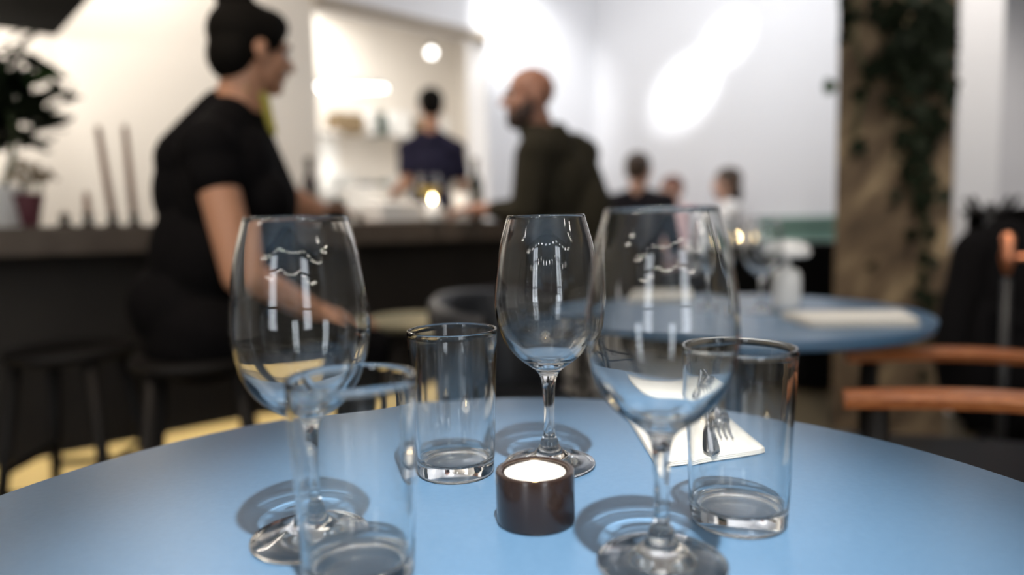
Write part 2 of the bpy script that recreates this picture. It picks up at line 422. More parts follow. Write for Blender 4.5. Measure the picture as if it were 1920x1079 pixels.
# napkin, knife and fork
def fold(name, quad, layers, label, z0=T, dz=.0016):
    root = empty(name, (0, 0, 0), 0, label, 'napkin')
    for k in range(layers):
        mb = MB(); n = 14; vs_ = []
        q = [V(p) for p in quad]
        for i in range(n+1):
            row = []
            for j in range(n+1):
                s, t = i/n, j/n
                # rounded corners through a slight pull towards the centre
                p = (q[0]*(1-s) + q[1]*s)*(1-t) + (q[3]*(1-s) + q[2]*s)*t
                e_ = (abs(2*s-1)**8)*(abs(2*t-1)**8)
                c_ = sum(q, V((0, 0, 0)))/4
                p = p + (c_-p)*(.02*e_ + .004*k)
                z = z0 + .0006 + dz*k + .0005*math.sin(9*s+k)*math.sin(7*t) + .0004
                row.append(mb.bm.verts.new((p.x, p.y, z)))
            vs_.append(row)
        for i in range(n):
            for j in range(n):
                mb.bm.faces.new((vs_[i][j], vs_[i+1][j], vs_[i+1][j+1], vs_[i][j+1]))
        ob = mb.build('linen_layer', napkin_m, root, True)
        md = ob.modifiers.new('solid', 'SOLIDIFY'); md.thickness = .0013; md.offset = 1
    return root
nq = [onz(1233, 881, T), onz(1448, 852, T), V((.226, .788, T)), V((.126, .818, T))]
fold('folded_napkin', nq, 3, 'folded cream napkin under the fork and knife on the front blue table')
NT = T + .0062
def cutlery_frame(tip, tail):
    d = (V(tail)-V(tip)); d.z = 0; L = d.length; return math.atan2(d.y, d.x), L
# knife: local x from tip to handle
a, L = cutlery_frame((.1735, .617, 0), (.214, .83, 0))
kn = empty('table_knife', (.1735, .617, NT), a, 'steel table knife with rounded blade lying on the cream napkin', 'knife'); kn.scale = (.93, 1, 1)
mb = MB(); prof = [(0, .0), (.004, .006), (.012, .0105), (.03, .0115), (.06, .0105), (.085, .009), (.10, .006), (.104, .0045)]
top = []; bot = []
for x, h in prof:
    t_ = .0009
    ring = [mb.bm.verts.new((x, -h*.85, .0020)), mb.bm.verts.new((x, 0, .0020+t_)), mb.bm.verts.new((x, h, .0020+.0004)), mb.bm.verts.new((x, 0, .0020-t_))]
    top.append(ring)
for r0, r1 in zip(top, top[1:]):
    for k in range(4): mb.bm.faces.new((r0[k], r0[(k+1) % 4], r1[(k+1) % 4], r1[k]))
mb.bm.faces.new(top[0]); mb.bm.faces.new(top[-1][::-1])
mb.build('blade', steel, kn, True)
hm = MB(); hm.tube([(.102, 0, .0024), (.112, 0, .0036), (.15, 0, .0044), (.19, 0, .0048), (.212, 0, .0044), (.218, 0, .0040)], [.0030, .0036, .0043, .0048, .0046, .0030], 16)
hm.build('handle', steel, kn, True)
# fork
a, L = cutlery_frame((.2005, .664, 0), (.226, .85, 0))
fk = empty('table_fork', (.2005, .664, NT), a, 'steel fork with four curved tines lying on the cream napkin', 'fork'); fk.scale = (.86, 1, 1)
for k in range(4):
    y = -.0096 + .0064*k
    MB().tube([(0, y, .0032), (.012, y, .0010), (.026, y, .0012), (.042, y*.98, .0045), (.052, y*.95, .0075)], [.0005, .0012, .0014, .0015, .0016], 8).build('tine', steel, fk, True)
mb = MB(); prev = None
for x, hw, z in [(.049, .0118, .0066), (.058, .0128, .0092), (.070, .0122, .0115), (.082, .0085, .0125), (.092, .0045, .0122), (.105, .0034, .0105), (.14, .0040, .0065), (.18, .0062, .0035), (.196, .0068, .0026), (.2, .0045, .0025)]:
    ring = [mb.bm.verts.new((x, -hw, z)), mb.bm.verts.new((x, 0, z-.0012)), mb.bm.verts.new((x, hw, z)), mb.bm.verts.new((x, 0, z+.0012))]
    if prev:
        for k in range(4): mb.bm.faces.new((prev[k], prev[(k+1) % 4], ring[(k+1) % 4], ring[k]))
    else: mb.bm.faces.new(ring)
    prev = ring
mb.bm.faces.new(prev[::-1]); mb.build('handle', steel, fk, True)

# ------------------------------------------------------------------ bar
B0 = V((-1.49, 2.05, 0))
def BW(u, n, z=0): return B0 + U*u + N*n + Z*z
BT = .985
def bbox(name, u0, u1, n0, n1, z0, z1, m, parent, bevel=0):
    c = BW((u0+u1)/2, (n0+n1)/2, (z0+z1)/2) - parent.location
    return MB().box(c, (abs(u1-u0), abs(n1-n0), z1-z0), RZ, bevel).build(name, m, parent)
bar = empty('bar_counter', (B0.x, B0.y, 0), 0, 'long dark bar counter with thick grey top behind the seated woman', 'bar counter')
bbox('countertop', -1.6, 2.75, 0, .72, BT-.088, BT, bar_top_m, bar, .006)
for k in range(6):
    bbox('front_panel', -1.5 + .7*k + .0004, -1.5 + .7*(k+1) - .0004, .30, .33, .20, BT-.088, bar_front_m, bar, .004)
bbox('plinth', -1.5, 2.6, .62, .68, 0, BT-.088, mat('plinth_wood', (.40, .32, .18), .6), bar)
bbox('led_strip', -1.4, 2.5, .34, .36, .215, .23, led_m, bar)
# canopy over the left end of the bar
CZ = .957 + 1.243*.852
cv = [V((-3.085*.852, 4.409*.852, CZ)), V((-2.819*.852, 4.526*.852, CZ)), V((-2.164*.852, 3.86*.852, CZ))]
e1, e2 = -N, -U
can = empty('bar_canopy', (cv[1].x, cv[1].y, CZ), 0, 'black hanging canopy corner high over the plant', 'canopy')
p0 = V((0, 0, 0))
MB().poly([p0, p0+e1*1.5, p0+e1*1.5+e2*2.2, p0+e2*2.2], .22).build('canopy_box', dark_m, can)
for a_, b_ in ((.2, .2), (1.3, .2), (.2, 2.0), (1.3, 2.0)):
    q = p0+e1*a_+e2*b_
    MB().tube([q+Z*.22, q+Z*(CEIL-CZ)], .012, 8).build('rod', black_metal, can)

# ------------------------------------------------------------------ stools
def make_stool(name, label, seat_m, sh=.63, cushion=False):
    r = empty(name, label=label, cat='stool')
    o = MB().lathe([(0, sh-.035), (.15, sh-.035), (.166, sh-.028), (.172, sh-.012), (.168, sh-.003), (.15, sh), (.06, sh-.006), (0, sh-.008)], 40).build('seat', black_wood, r)
    autosmooth(o, 50)
    if cushion:
        autosmooth(MB().lathe([(0, sh-.004), (.14, sh-.004), (.165, sh+.008), (.168, sh+.022), (.15, sh+.036), (.08, sh+.043), (0, sh+.044)], 40).build('cushion', seat_m, r), 60)
    for sx in (-1, 1):
        for sy in (-1, 1):
            MB().tube([(sx*.10, sy*.10, sh-.03), (sx*.165, sy*.165, 0)], [.019, .014], 12).build('leg', black_wood, r, True)
    for a_, zz in (((-1, -1, 1, -1), .24), ((1, -1, 1, 1), .30), ((1, 1, -1, 1), .24), ((-1, 1, -1, -1), .30)):
        k = .10 + .065*(1-zz/(sh-.03))
        MB().tube([(a_[0]*k, a_[1]*k, zz), (a_[2]*k, a_[3]*k, zz)], .011, 10).build('rung', black_wood, r, True)
    return r
s1 = make_stool('bar_stool', 'black wooden bar stool the woman sits on', black_wood)
p = at(372, 680, 1.88); s1.location = (p.x, p.y, 0); s1.rotation_euler.z = .35
s2 = copy_tree(s1); s2['label'] = 'empty black bar stool at the far left of the bar'
p = at(140, 760, 2.05); s2.location = (p.x, p.y, 0); s2.rotation_euler.z = .1
s3 = make_stool('bar_stool', 'empty bar stool with pale cushion between woman and man', pale_seat, .60, True)
p = at(772, 590, 2.55); s3.location = (p.x, p.y, 0); s3.rotation_euler.z = .6
s4 = copy_tree(s1); s4['label'] = 'black bar stool under the bald man'
s4.location = (.30, 3.05, 0); s4.rotation_euler.z = .8

# ------------------------------------------------------------------ people
def basis(fwd, up=(0, 0, 1)):
    f = V(fwd).normalized(); u = V(up); u = (u - f*u.dot(f)).normalized(); r = f.cross(u)
    return f, u, r
def rotm(r, f, u):
    return Matrix(((r.x, f.x, u.x), (r.y, f.y, u.y), (r.z, f.z, u.z)))
def cap_(bm_, p0, p1, r0, r1, n=14):
    p0, p1 = V(p0), V(p1); d = p1-p0; L = max(d.length, 1e-5); t = d/L
    pts = []; rr = []
    for k in range(5):
        a_ = PI/2*(1-k/4*1.0)*1.0
        if k < 4: pts.append(p0 - t*r0*math.sin(a_)); rr.append(max(r0*math.cos(a_), r0*.05))
    for k in range(4): s = k/3; pts.append(p0+d*s); rr.append(r0+(r1-r0)*s)
    for k in range(1, 5):
        a_ = PI/2*k/4; pts.append(p1 + t*r1*math.sin(a_)); rr.append(max(r1*math.cos(a_), r1*.05))
    bm_.tube(pts, rr, n)
def blob(name, prims, m, parent, voxel=.008, smooth=4, factor=.5):
    mb = MB()
    for pr in prims:
        if pr[0] == 'c': cap_(mb, *pr[1:])
        else: mb.ell(pr[1], pr[2], pr[3] if len(pr) > 3 else None, 3)
    ob = mb.build(name, m, None)
    md = ob.modifiers.new('r', 'REMESH'); md.mode = 'VOXEL'; md.voxel_size = voxel
    sm = ob.modifiers.new('s', 'SMOOTH'); sm.factor = factor; sm.iterations = smooth
    dg = bpy.context.evaluated_depsgraph_get(); dg.update()
    me = bpy.data.meshes.new_from_object(ob.evaluated_get(dg)); old = ob.data
    ob.modifiers.clear(); ob.data = me; bpy.data.meshes.remove(old)
    me.name = name
    for p_ in me.polygons: p_.use_smooth = True
    me.materials.clear(); me.materials.append(m)
    if parent:
        ob.parent = parent
        me.transform(Matrix.Translation(-parent.location))
    return ob
def hand(wrist, d, pn, side, curl=.35, s=1.0):
    """palm plus five fingers; d points to the knuckles, pn is the palm side, side=+1/-1 puts the thumb along +/- lat"""
    d = V(d).normalized(); pn = V(pn); pn = (pn - d*pn.dot(d)).normalized(); lat = d.cross(pn)*side
    w_ = V(wrist); out = []
    R = rotm(lat, d, pn)
    out.append(('e', w_ + d*.047*s, (.040*s, .052*s, .015*s), R))
    out.append(('c', w_ - d*.02*s, w_ + d*.02*s, .026*s, .026*s))
    for k, (off, L) in enumerate(((.030, .072), (.010, .080), (-.010, .075), (-.029, .058))):
        b0 = w_ + d*(.086 - .004*abs(k-1.3))*s + lat*off*s
        ang = curl*.5; p0_ = b0 - d*.02*s
        for j, fr in enumerate((.45, .32, .25)):
            dd = (d*math.cos(ang) + pn*math.sin(ang) + lat*(off*1.6)).normalized()
            p1_ = (b0 if j == 0 else p0_) + dd*L*fr*s
            r_ = (.0088 - .0009*j)*s
            out.append(('c', p0_, p1_, r_, r_*.95)); p0_ = p1_; ang += curl
    tb = w_ + d*.022*s + lat*.026*s
    td = (d*.62 + lat*.62 + pn*.35).normalized(); t1 = tb + td*.042*s
    td2 = (d*.9 + lat*.25 + pn*.35).normalized()
    out += [('c', tb, t1, .0125*s, .0105*s), ('c', t1, t1 + td2*.030*s, .0102*s, .0085*s)]
    return out
def head_prims(c, f, u, s=1.0):
    r = f.cross(u); R = rotm(r, f, u); c = V(c)
    P = lambda a, b_, d: c + (r*a + f*b_ + u*d)*s
    E_ = lambda a, b_, d, x, y, z: ('e', P(a, b_, d), (x*s, y*s, z*s), R)
    out = [E_(0, -.012, .030, .075, .094, .085), E_(0, .030, -.030, .060, .062, .080), E_(0, .058, -.088, .030, .030, .022),
           E_(0, .02, -.062, .052, .058, .045), ('c', P(0, .092, .004), P(0, .112, -.026), .0085*s, .0125*s),
           E_(.012, .100, -.028, .008, .009, .007), E_(-.012, .100, -.028, .008, .009, .007),
           ('c', P(-.035, .076, .022), P(.035, .076, .022), .011*s, .011*s),
           ('c', P(-.018, .084, -.056), P(.018, .084, -.056), .008*s, .008*s),
           E_(.040, .055, -.030, .022, .025, .022), E_(-.040, .055, -.030, .022, .025, .022)]
    for sg in (-1, 1):
        out.append(E_(sg*.077, -.012, -.008, .008, .020, .032))
        out.append(E_(sg*.076, -.006, -.034, .008, .010, .012))
    return out
def face_parts(body, c, f, u, s, brow_m):
    r = f.cross(u); R = rotm(r, f, u); c = V(c) - body.parent.location
    P = lambda a, b_, d: c + (r*a + f*b_ + u*d)*s
    for sg in (-1, 1):
        MB().ell(P(sg*.030, .083, .003), (.013*s, .009*s, .0075*s), R).build('eye', eye_m, body, True)
        MB().ell(P(sg*.030, .091, .003), (.0055*s, .003*s, .0055*s), R).build('iris', iris_m, body, True)
        MB().tube([P(sg*.014, .092, .021), P(sg*.030, .092, .027), P(sg*.050, .076, .022)], [.004*s, .005*s, .003*s], 8).build('eyebrow', brow_m, body, True)
    MB().ell(P(0, .0905, -.052), (.022*s, .006*s, .0045*s), R).ell(P(0, .0900, -.060), (.018*s, .006*s, .005*s), R).build('lips', lip_m, body, True)
def person(label, J, F, HF, HU=(0, 0, 1), skin=None, voxel=.008, hs=1.0, wide=1.0, sleeve=.5, shirt_m=None, trouser_m=None, hands=None, female=False, extra=(),
           brow=None, shirt_name='shirt', group=None, root=None):
    """J: joint dict with head, neck, sl, sr, el, er, wl, wr, chest, pelvis, kl, kr, al, ar"""
    pr = empty('person', root, 0, label, 'person', group)
    f, u, r = basis(F); R = rotm(r, f, u)
    hf, hu, hr = basis(HF, HU)
    J = {k: V(v) for k, v in J.items()}
    chest, pel = J['chest'], J['pelvis']; tu_ = (chest-pel).normalized()
    tr_ = (J['sr']-J['sl']); tr_ = (tr_ - tu_*tr_.dot(tu_)).normalized(); tf_ = tu_.cross(tr_)
    TR = rotm(tr_, tf_, tu_)
    waist = pel.lerp(chest, .5)
    hipL = pel - r*.085*wide; hipR = pel + r*.085*wide
    def torso(i):
        o = [('e', pel, (.165*wide+i, .125*wide+i, .13+i), rotm(r, f, u)), ('e', waist, (.140*wide+i, .110*wide+i, .17+i), TR),
             ('e', chest, (.160*wide+i, .115*wide+i, .18+i), TR), ('c', J['sl'], J['sr'], .062*wide+i, .062*wide+i),
             ('c', J['neck'].lerp(J['sl'], .12), J['sl'], .048+i, .052*wide+i), ('c', J['neck'].lerp(J['sr'], .12), J['sr'], .048+i, .052*wide+i),
             ('c', J['neck']-Z*.04, chest, .06+i, .10+i)]
        if female:
            for sg in (-1, 1):
                o.append(('e', chest + tf_*.085 + tr_*.075*sg - tu_*.03, (.078+i, .075+i, .078+i), TR))
        for q in extra: o.append((q[0], q[1], tuple(x+i for x in q[2]), TR) if q[0] == 'e' else (q[0], q[1], q[2], q[3]+i, q[4]+i))
        return o
    def legs(i, low=1.0):
        o = []
        for h_, k_, a_ in ((hipL, J['kl'], J['al']), (hipR, J['kr'], J['ar'])):
            o.append(('c', h_, k_, .090*wide+i, .060+i)); o.append(('c', k_, k_.lerp(a_, low), .058+i, .042+i))
        return o
    arms = []
    for s_, e_, w_ in (('sl', 'el', 'wl'), ('sr', 'er', 'wr')):
        arms += [('c', J[s_], J[e_], .051*wide, .042*wide), ('c', J[e_], J[w_], .042*wide, .028)]
    hp = head_prims(J['head'], hf, hu, hs)
    neck_top = J['head'] - hu*.055*hs - hf*.015*hs
    prims = torso(-.006) + legs(-.004) + arms + hp + [('c', neck_top, J['neck'], .054*wide, .062*wide)]
    for nm in ('l', 'r'):
        if hands and nm in hands: prims += hand(J['w'+nm], *hands[nm])
        a_ = J['a'+nm]; prims.append(('c', a_, a_ + f*.10 - Z*.03, .036, .03))
    body = blob('body', prims, skin, pr, voxel, 3)
    face_parts(body, J['head'], hf, hu, hs, brow or hair_m)
    sh = torso(.012)
    for s_, e_, w_ in (('sl', 'el', 'wl'), ('sr', 'er', 'wr')):
        a_ = min(sleeve, 1.0); m_ = J[s_].lerp(J[e_], a_)
        sh.append(('c', J[s_], m_, .066*wide, (.064 if sleeve < 1 else .056)*wide))
        if sleeve > 1: sh.append(('c', J[e_], J[e_].lerp(J[w_], sleeve-1), .056*wide, .042))
    blob(shirt_name, sh, shirt_m, pr, max(voxel, .008), 5)
    blob('trousers', [('e', pel - u*.03, (.180*wide, .140*wide, .125), rotm(r, f, u))] + legs(.012, .97), trouser_m, pr, max(voxel, .009), 4)
    for nm in ('l', 'r'):
        a_ = J['a'+nm]
        blob('shoe', [('c', a_ - Z*.02 - f*.02, a_ + f*.15 - Z*.045, .045, .034), ('e', a_ + f*.06 - Z*.060, (.045, .13, .022), rotm(r, f, u))], shoe_m, pr, .009, 3)
    pr['_'] = 0; del pr['_']
    return pr, body, dict(hf=hf, hu=hu, hr=hr, f=f, r=r, u=u, J=J, tf=tf_, tr=tr_, tu=tu_)
def hair_blob(pr, info, c, s, specs, m, name='hair', voxel=.007, smooth=4):
    hf, hu, hr = info['hf'], info['hu'], info['hr']; R = rotm(hr, hf, hu); c = V(c)
    P = lambda a, b_, d: c + (hr*a + hf*b_ + hu*d)*s
    prims = [('e', P(*q[:3]), (q[3]*s, q[4]*s, q[5]*s), R) for q in specs]
    return blob(name, prims, m, pr, voxel, smooth)

# --- the woman at the bar (seen from behind her right side)
Fw = V((.85, .527, 0)); rw_ = V((.527, -.85, 0))
JW = dict(head=at(474, 96, 1.96), neck=at(446, 205, 1.95), sr=at(392, 278, 1.80), er=at(452, 520, 1.74), wr=at(600, 585, 1.86),
          chest=at(428, 345, 1.95), pelvis=at(380, 615, 1.93))
JW['sl'] = JW['sr'] - rw_*.37 + V((.06, .02, 0))
JW['el'] = V((-.66, 2.36, 1.02)); JW['wl'] = V((-.72, 2.62, 1.035))
JW['wl'] = at(588, 388, 2.60)
JW['kr'] = at(690, 655, 2.05); JW['kl'] = at(660, 640, 2.35)
JW['ar'] = JW['kr'] + V((-.06, .02, -.40)); JW['al'] = JW['kl'] + V((-.06, .05, -.40))
wroot = (s1.location.x, s1.location.y, 0)
pw, bw, iw = person('person in black short sleeved top with black hair in a bun, seated at the bar', JW, Fw, (.72, .69, -.08), skin=skin_w, voxel=.0055,
    hs=1.0, wide=1.08, sleeve=.22, shirt_m=black_cloth, trouser_m=black_cloth, female=True, shirt_name='top',
    extra=[('c', at(418, 212, 1.95), at(352, 300, 1.92), .055, .075), ('e', at(358, 350, 1.94), (.09, .085, .13)), ('e', at(362, 470, 1.93), (.11, .10, .16)), ('e', at(352, 575, 1.93), (.14, .14, .12)), ('c', at(470, 270, 1.97), at(500, 370, 1.99), .055, .075), ('c', at(500, 370, 1.99), at(480, 520, 1.97), .075, .08)],
    hands={'l': (V((.75, .60, -.05)), (0, 0, -1), 1, .2, 1.0), 'r': (V((.85, .5, -.15)), (0, 0, -1), -1, .35, 1.0)}, root=wroot)
hair_blob(pw, iw, JW['head'], 1.0, [(0, -.022, .040, .088, .102, .090), (0, -.060, -.020, .078, .060, .075), (0, .03, .072, .072, .065, .050),
    (.062, .01, .045, .026, .05, .05), (-.062, .01, .045, .026, .05, .05), (0, -.055, .128, .048, .050, .045)], hair_m)
nk = JW['neck']; fw, rw2 = iw['f'], iw['r']
blob('scarf', [('c', nk + fw*.060 + rw2*.040 + Z*.03, nk + fw*.085 + rw2*.02 - Z*.06, .016, .012), ('c', nk + fw*.060 + rw2*.040 + Z*.03, nk + rw2*.064 + Z*.045 + fw*.01, .014, .010),
     ('c', nk + fw*.055 - rw2*.045 + Z*.02, nk - rw2*.066 + Z*.03, .014, .012), ('c', nk + fw*.060 + rw2*.04 + Z*.02, nk + fw*.07 - rw2*.04 + Z*.01, .015, .015)], scarf_m, pw, .006, 3)

# --- the bald bearded man
Fm = V((-.75, .66, 0))
JM = dict(head=at(992, 182, 3.0), neck=at(1010, 246, 3.03), sl=at(1005, 285, 2.88), sr=at(1092, 290, 3.2), chest=at(1052, 345, 3.06), pelvis=at(1068, 560, 3.06),
          el=at(988, 398, 2.86), wl=at(898, 392, 3.14), er=V((.12, 3.42, 1.05)), wr=V((-.12, 3.44, 1.03)))
rm_ = V((.66, .75, 0))
JM['kl'] = JM['pelvis'] + Fm*.40 - rm_*.12 - Z*.03; JM['kr'] = JM['pelvis'] + Fm*.36 + rm_*.14 - Z*.03
JM['al'] = JM['kl'] - Fm*.05 - Z*.36; JM['ar'] = JM['kr'] - Fm*.05 - Z*.36
pm, bm_, im = person('bald bearded person in dark olive hooded jacket leaning on the bar', JM, Fm, (-.97, -.18, -.02), skin=skin_m, voxel=.006, hs=1.06, wide=1.12,
    sleeve=1.62, shirt_m=olive_cloth, trouser_m=dark_cloth, shirt_name='jacket', brow=beard_m,
    extra=[('c', at(1075, 285, 3.1), at(1108, 390, 3.08), .075, .085), ('e', at(1095, 400, 3.06), (.10, .11, .16)), ('e', at(1090, 490, 3.06), (.13, .13, .16)), ('c', at(992, 290, 2.95), at(985, 380, 2.98), .05, .05)],
    hands={'l': (V((-.85, .45, -.02)), (0, 0, -1), -1, .3, 1.05), 'r': (V((-.8, .5, -.1)), (0, 0, -1), 1, .3, 1.05)}, root=(.30, 3.05, 0))
hair_blob(pm, im, JM['head'], 1.06, [(0, .055, -.092, .045, .042, .038), (.045, .035, -.068, .020, .042, .040), (-.045, .035, -.068, .020, .042, .040), (0, .086, -.062, .030, .010, .016),
    (.062, .012, -.040, .012, .022, .034), (-.062, .012, -.040, .012, .022, .034)], beard_m, 'beard')
nk = JM['neck']
blob('hood', [('c', nk + im['r']*.075 - Z*.01, nk - im['f']*.09 + im['r']*.05 - Z*.04, .04, .045), ('c', nk - im['r']*.075 - Z*.01, nk - im['f']*.09 - im['r']*.05 - Z*.04, .04, .045),
     ('c', nk - im['f']*.09 + im['r']*.05 - Z*.05, nk - im['f']*.09 - im['r']*.05 - Z*.05, .05, .05), ('c', nk - im['f']*.10 - Z*.02, nk - im['f']*.13 - Z*.10, .05, .035)], olive_cloth, pm, .009, 5)

# --- the cook behind the bar
Fc = V((-.25, .97, 0)); rc_ = V((.97, .25, 0))
JC = dict(head=at(808, 202, 5.0), neck=at(807, 250, 4.98), sl=at(764, 281, 4.98), sr=at(855, 281, 5.02), chest=at(808, 320, 5.0), pelvis=at(808, 440, 5.0),
          el=at(762, 345, 4.9), wl=at(712, 382, 5.0), er=at(868, 350, 5.05), wr=at(850, 410, 5.2))
for q, sg in (('l', -1), ('r', 1)):
    JC['k'+q] = V((JC['pelvis'].x, JC['pelvis'].y, .48)) + rc_*.10*sg; JC['a'+q] = V((JC['pelvis'].x, JC['pelvis'].y, .09)) + rc_*.10*sg
pcook, bc, ic = person('person with short dark hair in navy t-shirt, back turned, behind the bar', JC, Fc, (-.15, .98, -.05), skin=skin_w, voxel=.008, hs=1.06,
    sleeve=.62, shirt_m=navy_cloth, trouser_m=dark_cloth, shirt_name='tshirt',
    hands={'l': (V((-.8, .3, -.5)), (.3, 0, -1), 1, .4, 1.0), 'r': (V((-.2, .8, -.6)), (0, 0, -1), -1, .4, 1.0)}, root=(JC['pelvis'].x, JC['pelvis'].y, 0))
hair_blob(pcook, ic, JC['head'], 1.10, [(0, -.020, .040, .083, .098, .086), (0, -.055, -.010, .070, .055, .055)], hair_m)

# --- three diners further back
def diner(label, px, py, y, F, HF, hairspec, hair_mm, skin, shirt, s=1.0, hands_up=False, sleeve=1.7):
    h = at(px, py, y); f = V(F).normalized(); r = f.cross(Z)
    nk = h - Z*.15 - f*.02; J = dict(head=h, neck=nk, sl=nk - r*.17 - Z*.05, sr=nk + r*.17 - Z*.05, chest=nk - Z*.20, pelvis=V((h.x, h.y, h.z-.70)) - f*.06)
    J['el'] = J['sl'] + f*.10 - r*.06 - Z*.27; J['er'] = J['sr'] + f*.10 + r*.06 - Z*.27
    J['wl'] = J['el'] + f*.22 + r*.06 + Z*.02; J['wr'] = J['er'] + f*.22 - r*.06 + Z*.02
    for q, sg in (('l', -1), ('r', 1)):
        J['k'+q] = J['pelvis'] + f*.42 + r*.10*sg - Z*.02; J['a'+q] = V((J['k'+q].x, J['k'+q].y, .09)) - f*.03
    pr, b_, i_ = person(label, J, f, HF, skin=skin, voxel=.010, hs=s, sleeve=sleeve, shirt_m=shirt, trouser_m=dark_cloth, wide=.98,
        hands={'l': (f + r*.3, (0, 0, -1), -1, .3, 1.0), 'r': (f - r*.3, (0, 0, -1), 1, .3, 1.0)}, root=(h.x - f.x*.06, h.y - f.y*.06, 0), brow=hair_mm)
    hair_blob(pr, i_, h, s, hairspec, hair_mm)
    return pr, J, f
short = [(0, -.018, .042, .082, .098, .084), (0, -.055, -.005, .070, .050, .050)]
longh = [(0, -.020, .040, .086, .100, .088), (0, -.055, -.060, .078, .055, .10), (.062, -.02, -.05, .025, .05, .09), (-.062, -.02, -.05, .025, .05, .09)]
d1 = diner('person with short brown hair in dark jacket, back turned, at the far table', 1197, 322, 4.45, (.35, .93, 0), (.4, .9, 0), short, brown_hair, skin_p, dark_cloth)
d2 = diner('person with auburn hair and pale pink top, second of three far diners', 1258, 358, 5.7, (-.75, -.6, 0), (-.9, -.35, -.1), short, auburn_hair, skin_p, pink_cloth)
d3 = diner('person with brown hair and white top facing left beyond the right wine glass', 1362, 346, 5.05, (-.95, .15, 0), (-.95, -.25, -.05), longh, brown_hair, skin_p, white_cloth)

# ------------------------------------------------------------------ far table, diners' seats, banquette
tcx, tcy = 1.12, 5.22
ft = make_table('round_table', 'small round table between the three far diners', .36, T, (tcx - .05, tcy - .05))
def seat_chair(label, loc, rz, name='dining_chair'):
    r = empty(name, (loc[0], loc[1], 0), rz, label, 'chair')
    MB().box((0, 0, .43), (.42, .42, .035), None, .01).build('seat', black_wood, r)
    MB().box((0, -.20, .72), (.40, .022, .20), None, .008).build('backrest', black_wood, r)
    for sx in (-1, 1):
        MB().tube([(sx*.18, .18, .42), (sx*.19, .19, 0)], [.017, .013], 10).build('leg', black_wood, r, True)
        MB().tube([(sx*.18, -.20, .80), (sx*.18, -.19, .42), (sx*.19, -.22, 0)], [.012, .017, .013], 10).build('leg', black_wood, r, True)
    return r
for (pr, J, f), lab in ((d1, 'black wooden chair under the far diner in the dark jacket'), (d2, 'black wooden chair under the far diner with auburn hair'), (d3, 'black wooden chair under the far diner in the white top')):
    seat_chair(lab, (J['pelvis'].x - f.x*.0, J['pelvis'].y - f.y*.0), math.atan2(f.y, f.x) - PI/2)
bq = empty('banquette', (1.66, 4.12, 0), math.radians(-8), 'black upholstered banquette standing with its back to us behind the second table', 'banquette')
MB().box((0, -.20, .43), (.94, .12, .80), None, .03).build('backrest', dark_m, bq)
for k in range(2):
    MB().box((-.235 + .47*k, .10, .40), (.46, .46, .12), None, .03).build('seat_cushion', black_leather, bq)
MB().box((0, .08, .17), (.92, .44, .34)).build('base', dark_m, bq)

# ------------------------------------------------------------------ things on the second table
g4 = copy_tree(wg); p = onz(1428, 586, T); g4.location = (p.x, p.y, T); g4['label'] = 'wine glass on the second table just left of the white lamp'
g5 = copy_tree(wg); p = onz(1345, 588, T); g5.location = (p.x+.03, p.y+.1, T); g5['label'] = 'wine glass on the second table, seen through the right front glass'
p = onz(1474, 578, T)
wl = empty('table_lamp', (p.x, p.y, T), 0, 'white mushroom shaped table lamp on the second blue table', 'lamp')
autosmooth(MB().lathe([(0, 0), (.028, 0), (.032, .004), (.034, .02), (.035, .06), (.034, .085), (.027, .096), (.012, .101), (.008, .112), (.008, .13), (0, .13)], 40).build('base', white_ceramic, wl), 50)
autosmooth(MB().lathe([(0, .126), (.046, .126), (.055, .131), (.056, .142), (.050, .156), (.030, .167), (0, .170)], 40).build('shade', white_ceramic, wl), 50)
fold('folded_napkin', [V((.60, 1.40, T)), V((.815, 1.39, T)), V((.870, 1.56, T)), V((.60, 1.57, T))], 5, 'white napkin lying flat on the second table near the wooden chair', dz=.003)
fold('folded_napkin', [onz(1165, 568, T), onz(1310, 566, T), onz(1310, 552, T), onz(1180, 553, T)], 5, 'white napkin on the second table, seen through the right wine glass', dz=.003)
for px_, lab in ((1381, 'left of two lit tealights on top of the black banquette back'), (1409, 'right of two lit tealights on top of the black banquette back')):
    p = at(px_, 452, 3.93 - .03*(px_ > 1400))
    tl2 = empty('tealight_holder', (p.x, p.y, .83), 0, lab, 'candle holder', 'tealights on the banquette')
    MB().lathe([(0, 0), (.026, 0), (.028, .003), (.028, .030), (.026, .030), (.0255, .004), (0, .004)], 32).build('cup', white_ceramic, tl2, True)
    w2 = MB().lathe([(0, .005), (.0245, .005), (.0245, .022), (0, .022)], 32).build('wax', wax_m, tl2, True)
    MB().lathe([(0, .024), (.006, .034), (.004, .045), (0, .058)], 16).build('flame', flame_m, w2, True)

# ------------------------------------------------------------------ black tub chair across the front table
tc_ = empty('tub_chair', (.0, 1.98, 0), 1.05, 'black leather tub chair at the left end of the second blue table', 'chair')
mb = MB(); n = 40; rings = []
for i in range(n+1):
    a_ = math.radians(-12 + 204*i/n)
    top_ = .735 + .035*math.sin(max(0, min(PI, a_)))
    ring = []
    for (rr, zz) in ((.190, .30), (.195, .50), (.195, top_-.03), (.202, top_-.008), (.225, top_), (.246, top_-.015), (.250, .62), (.225, .26)):
        ring.append(mb.bm.verts.new((rr*math.cos(a_)*1.0, rr*math.sin(a_)*.95, zz)))
    rings.append(ring)
for r0, r1 in zip(rings, rings[1:]):
    for k in range(8): mb.bm.faces.new((r0[k], r0[(k+1) % 8], r1[(k+1) % 8], r1[k]))
mb.bm.faces.new(rings[0]); mb.bm.faces.new(rings[-1][::-1])
autosmooth(mb.build('backrest', black_leather, tc_), 60)
autosmooth(MB().lathe([(0, .30), (.186, .30), (.190, .34), (.188, .44), (.17, .47), (0, .475)], 40).build('seat', black_leather, tc_), 50)
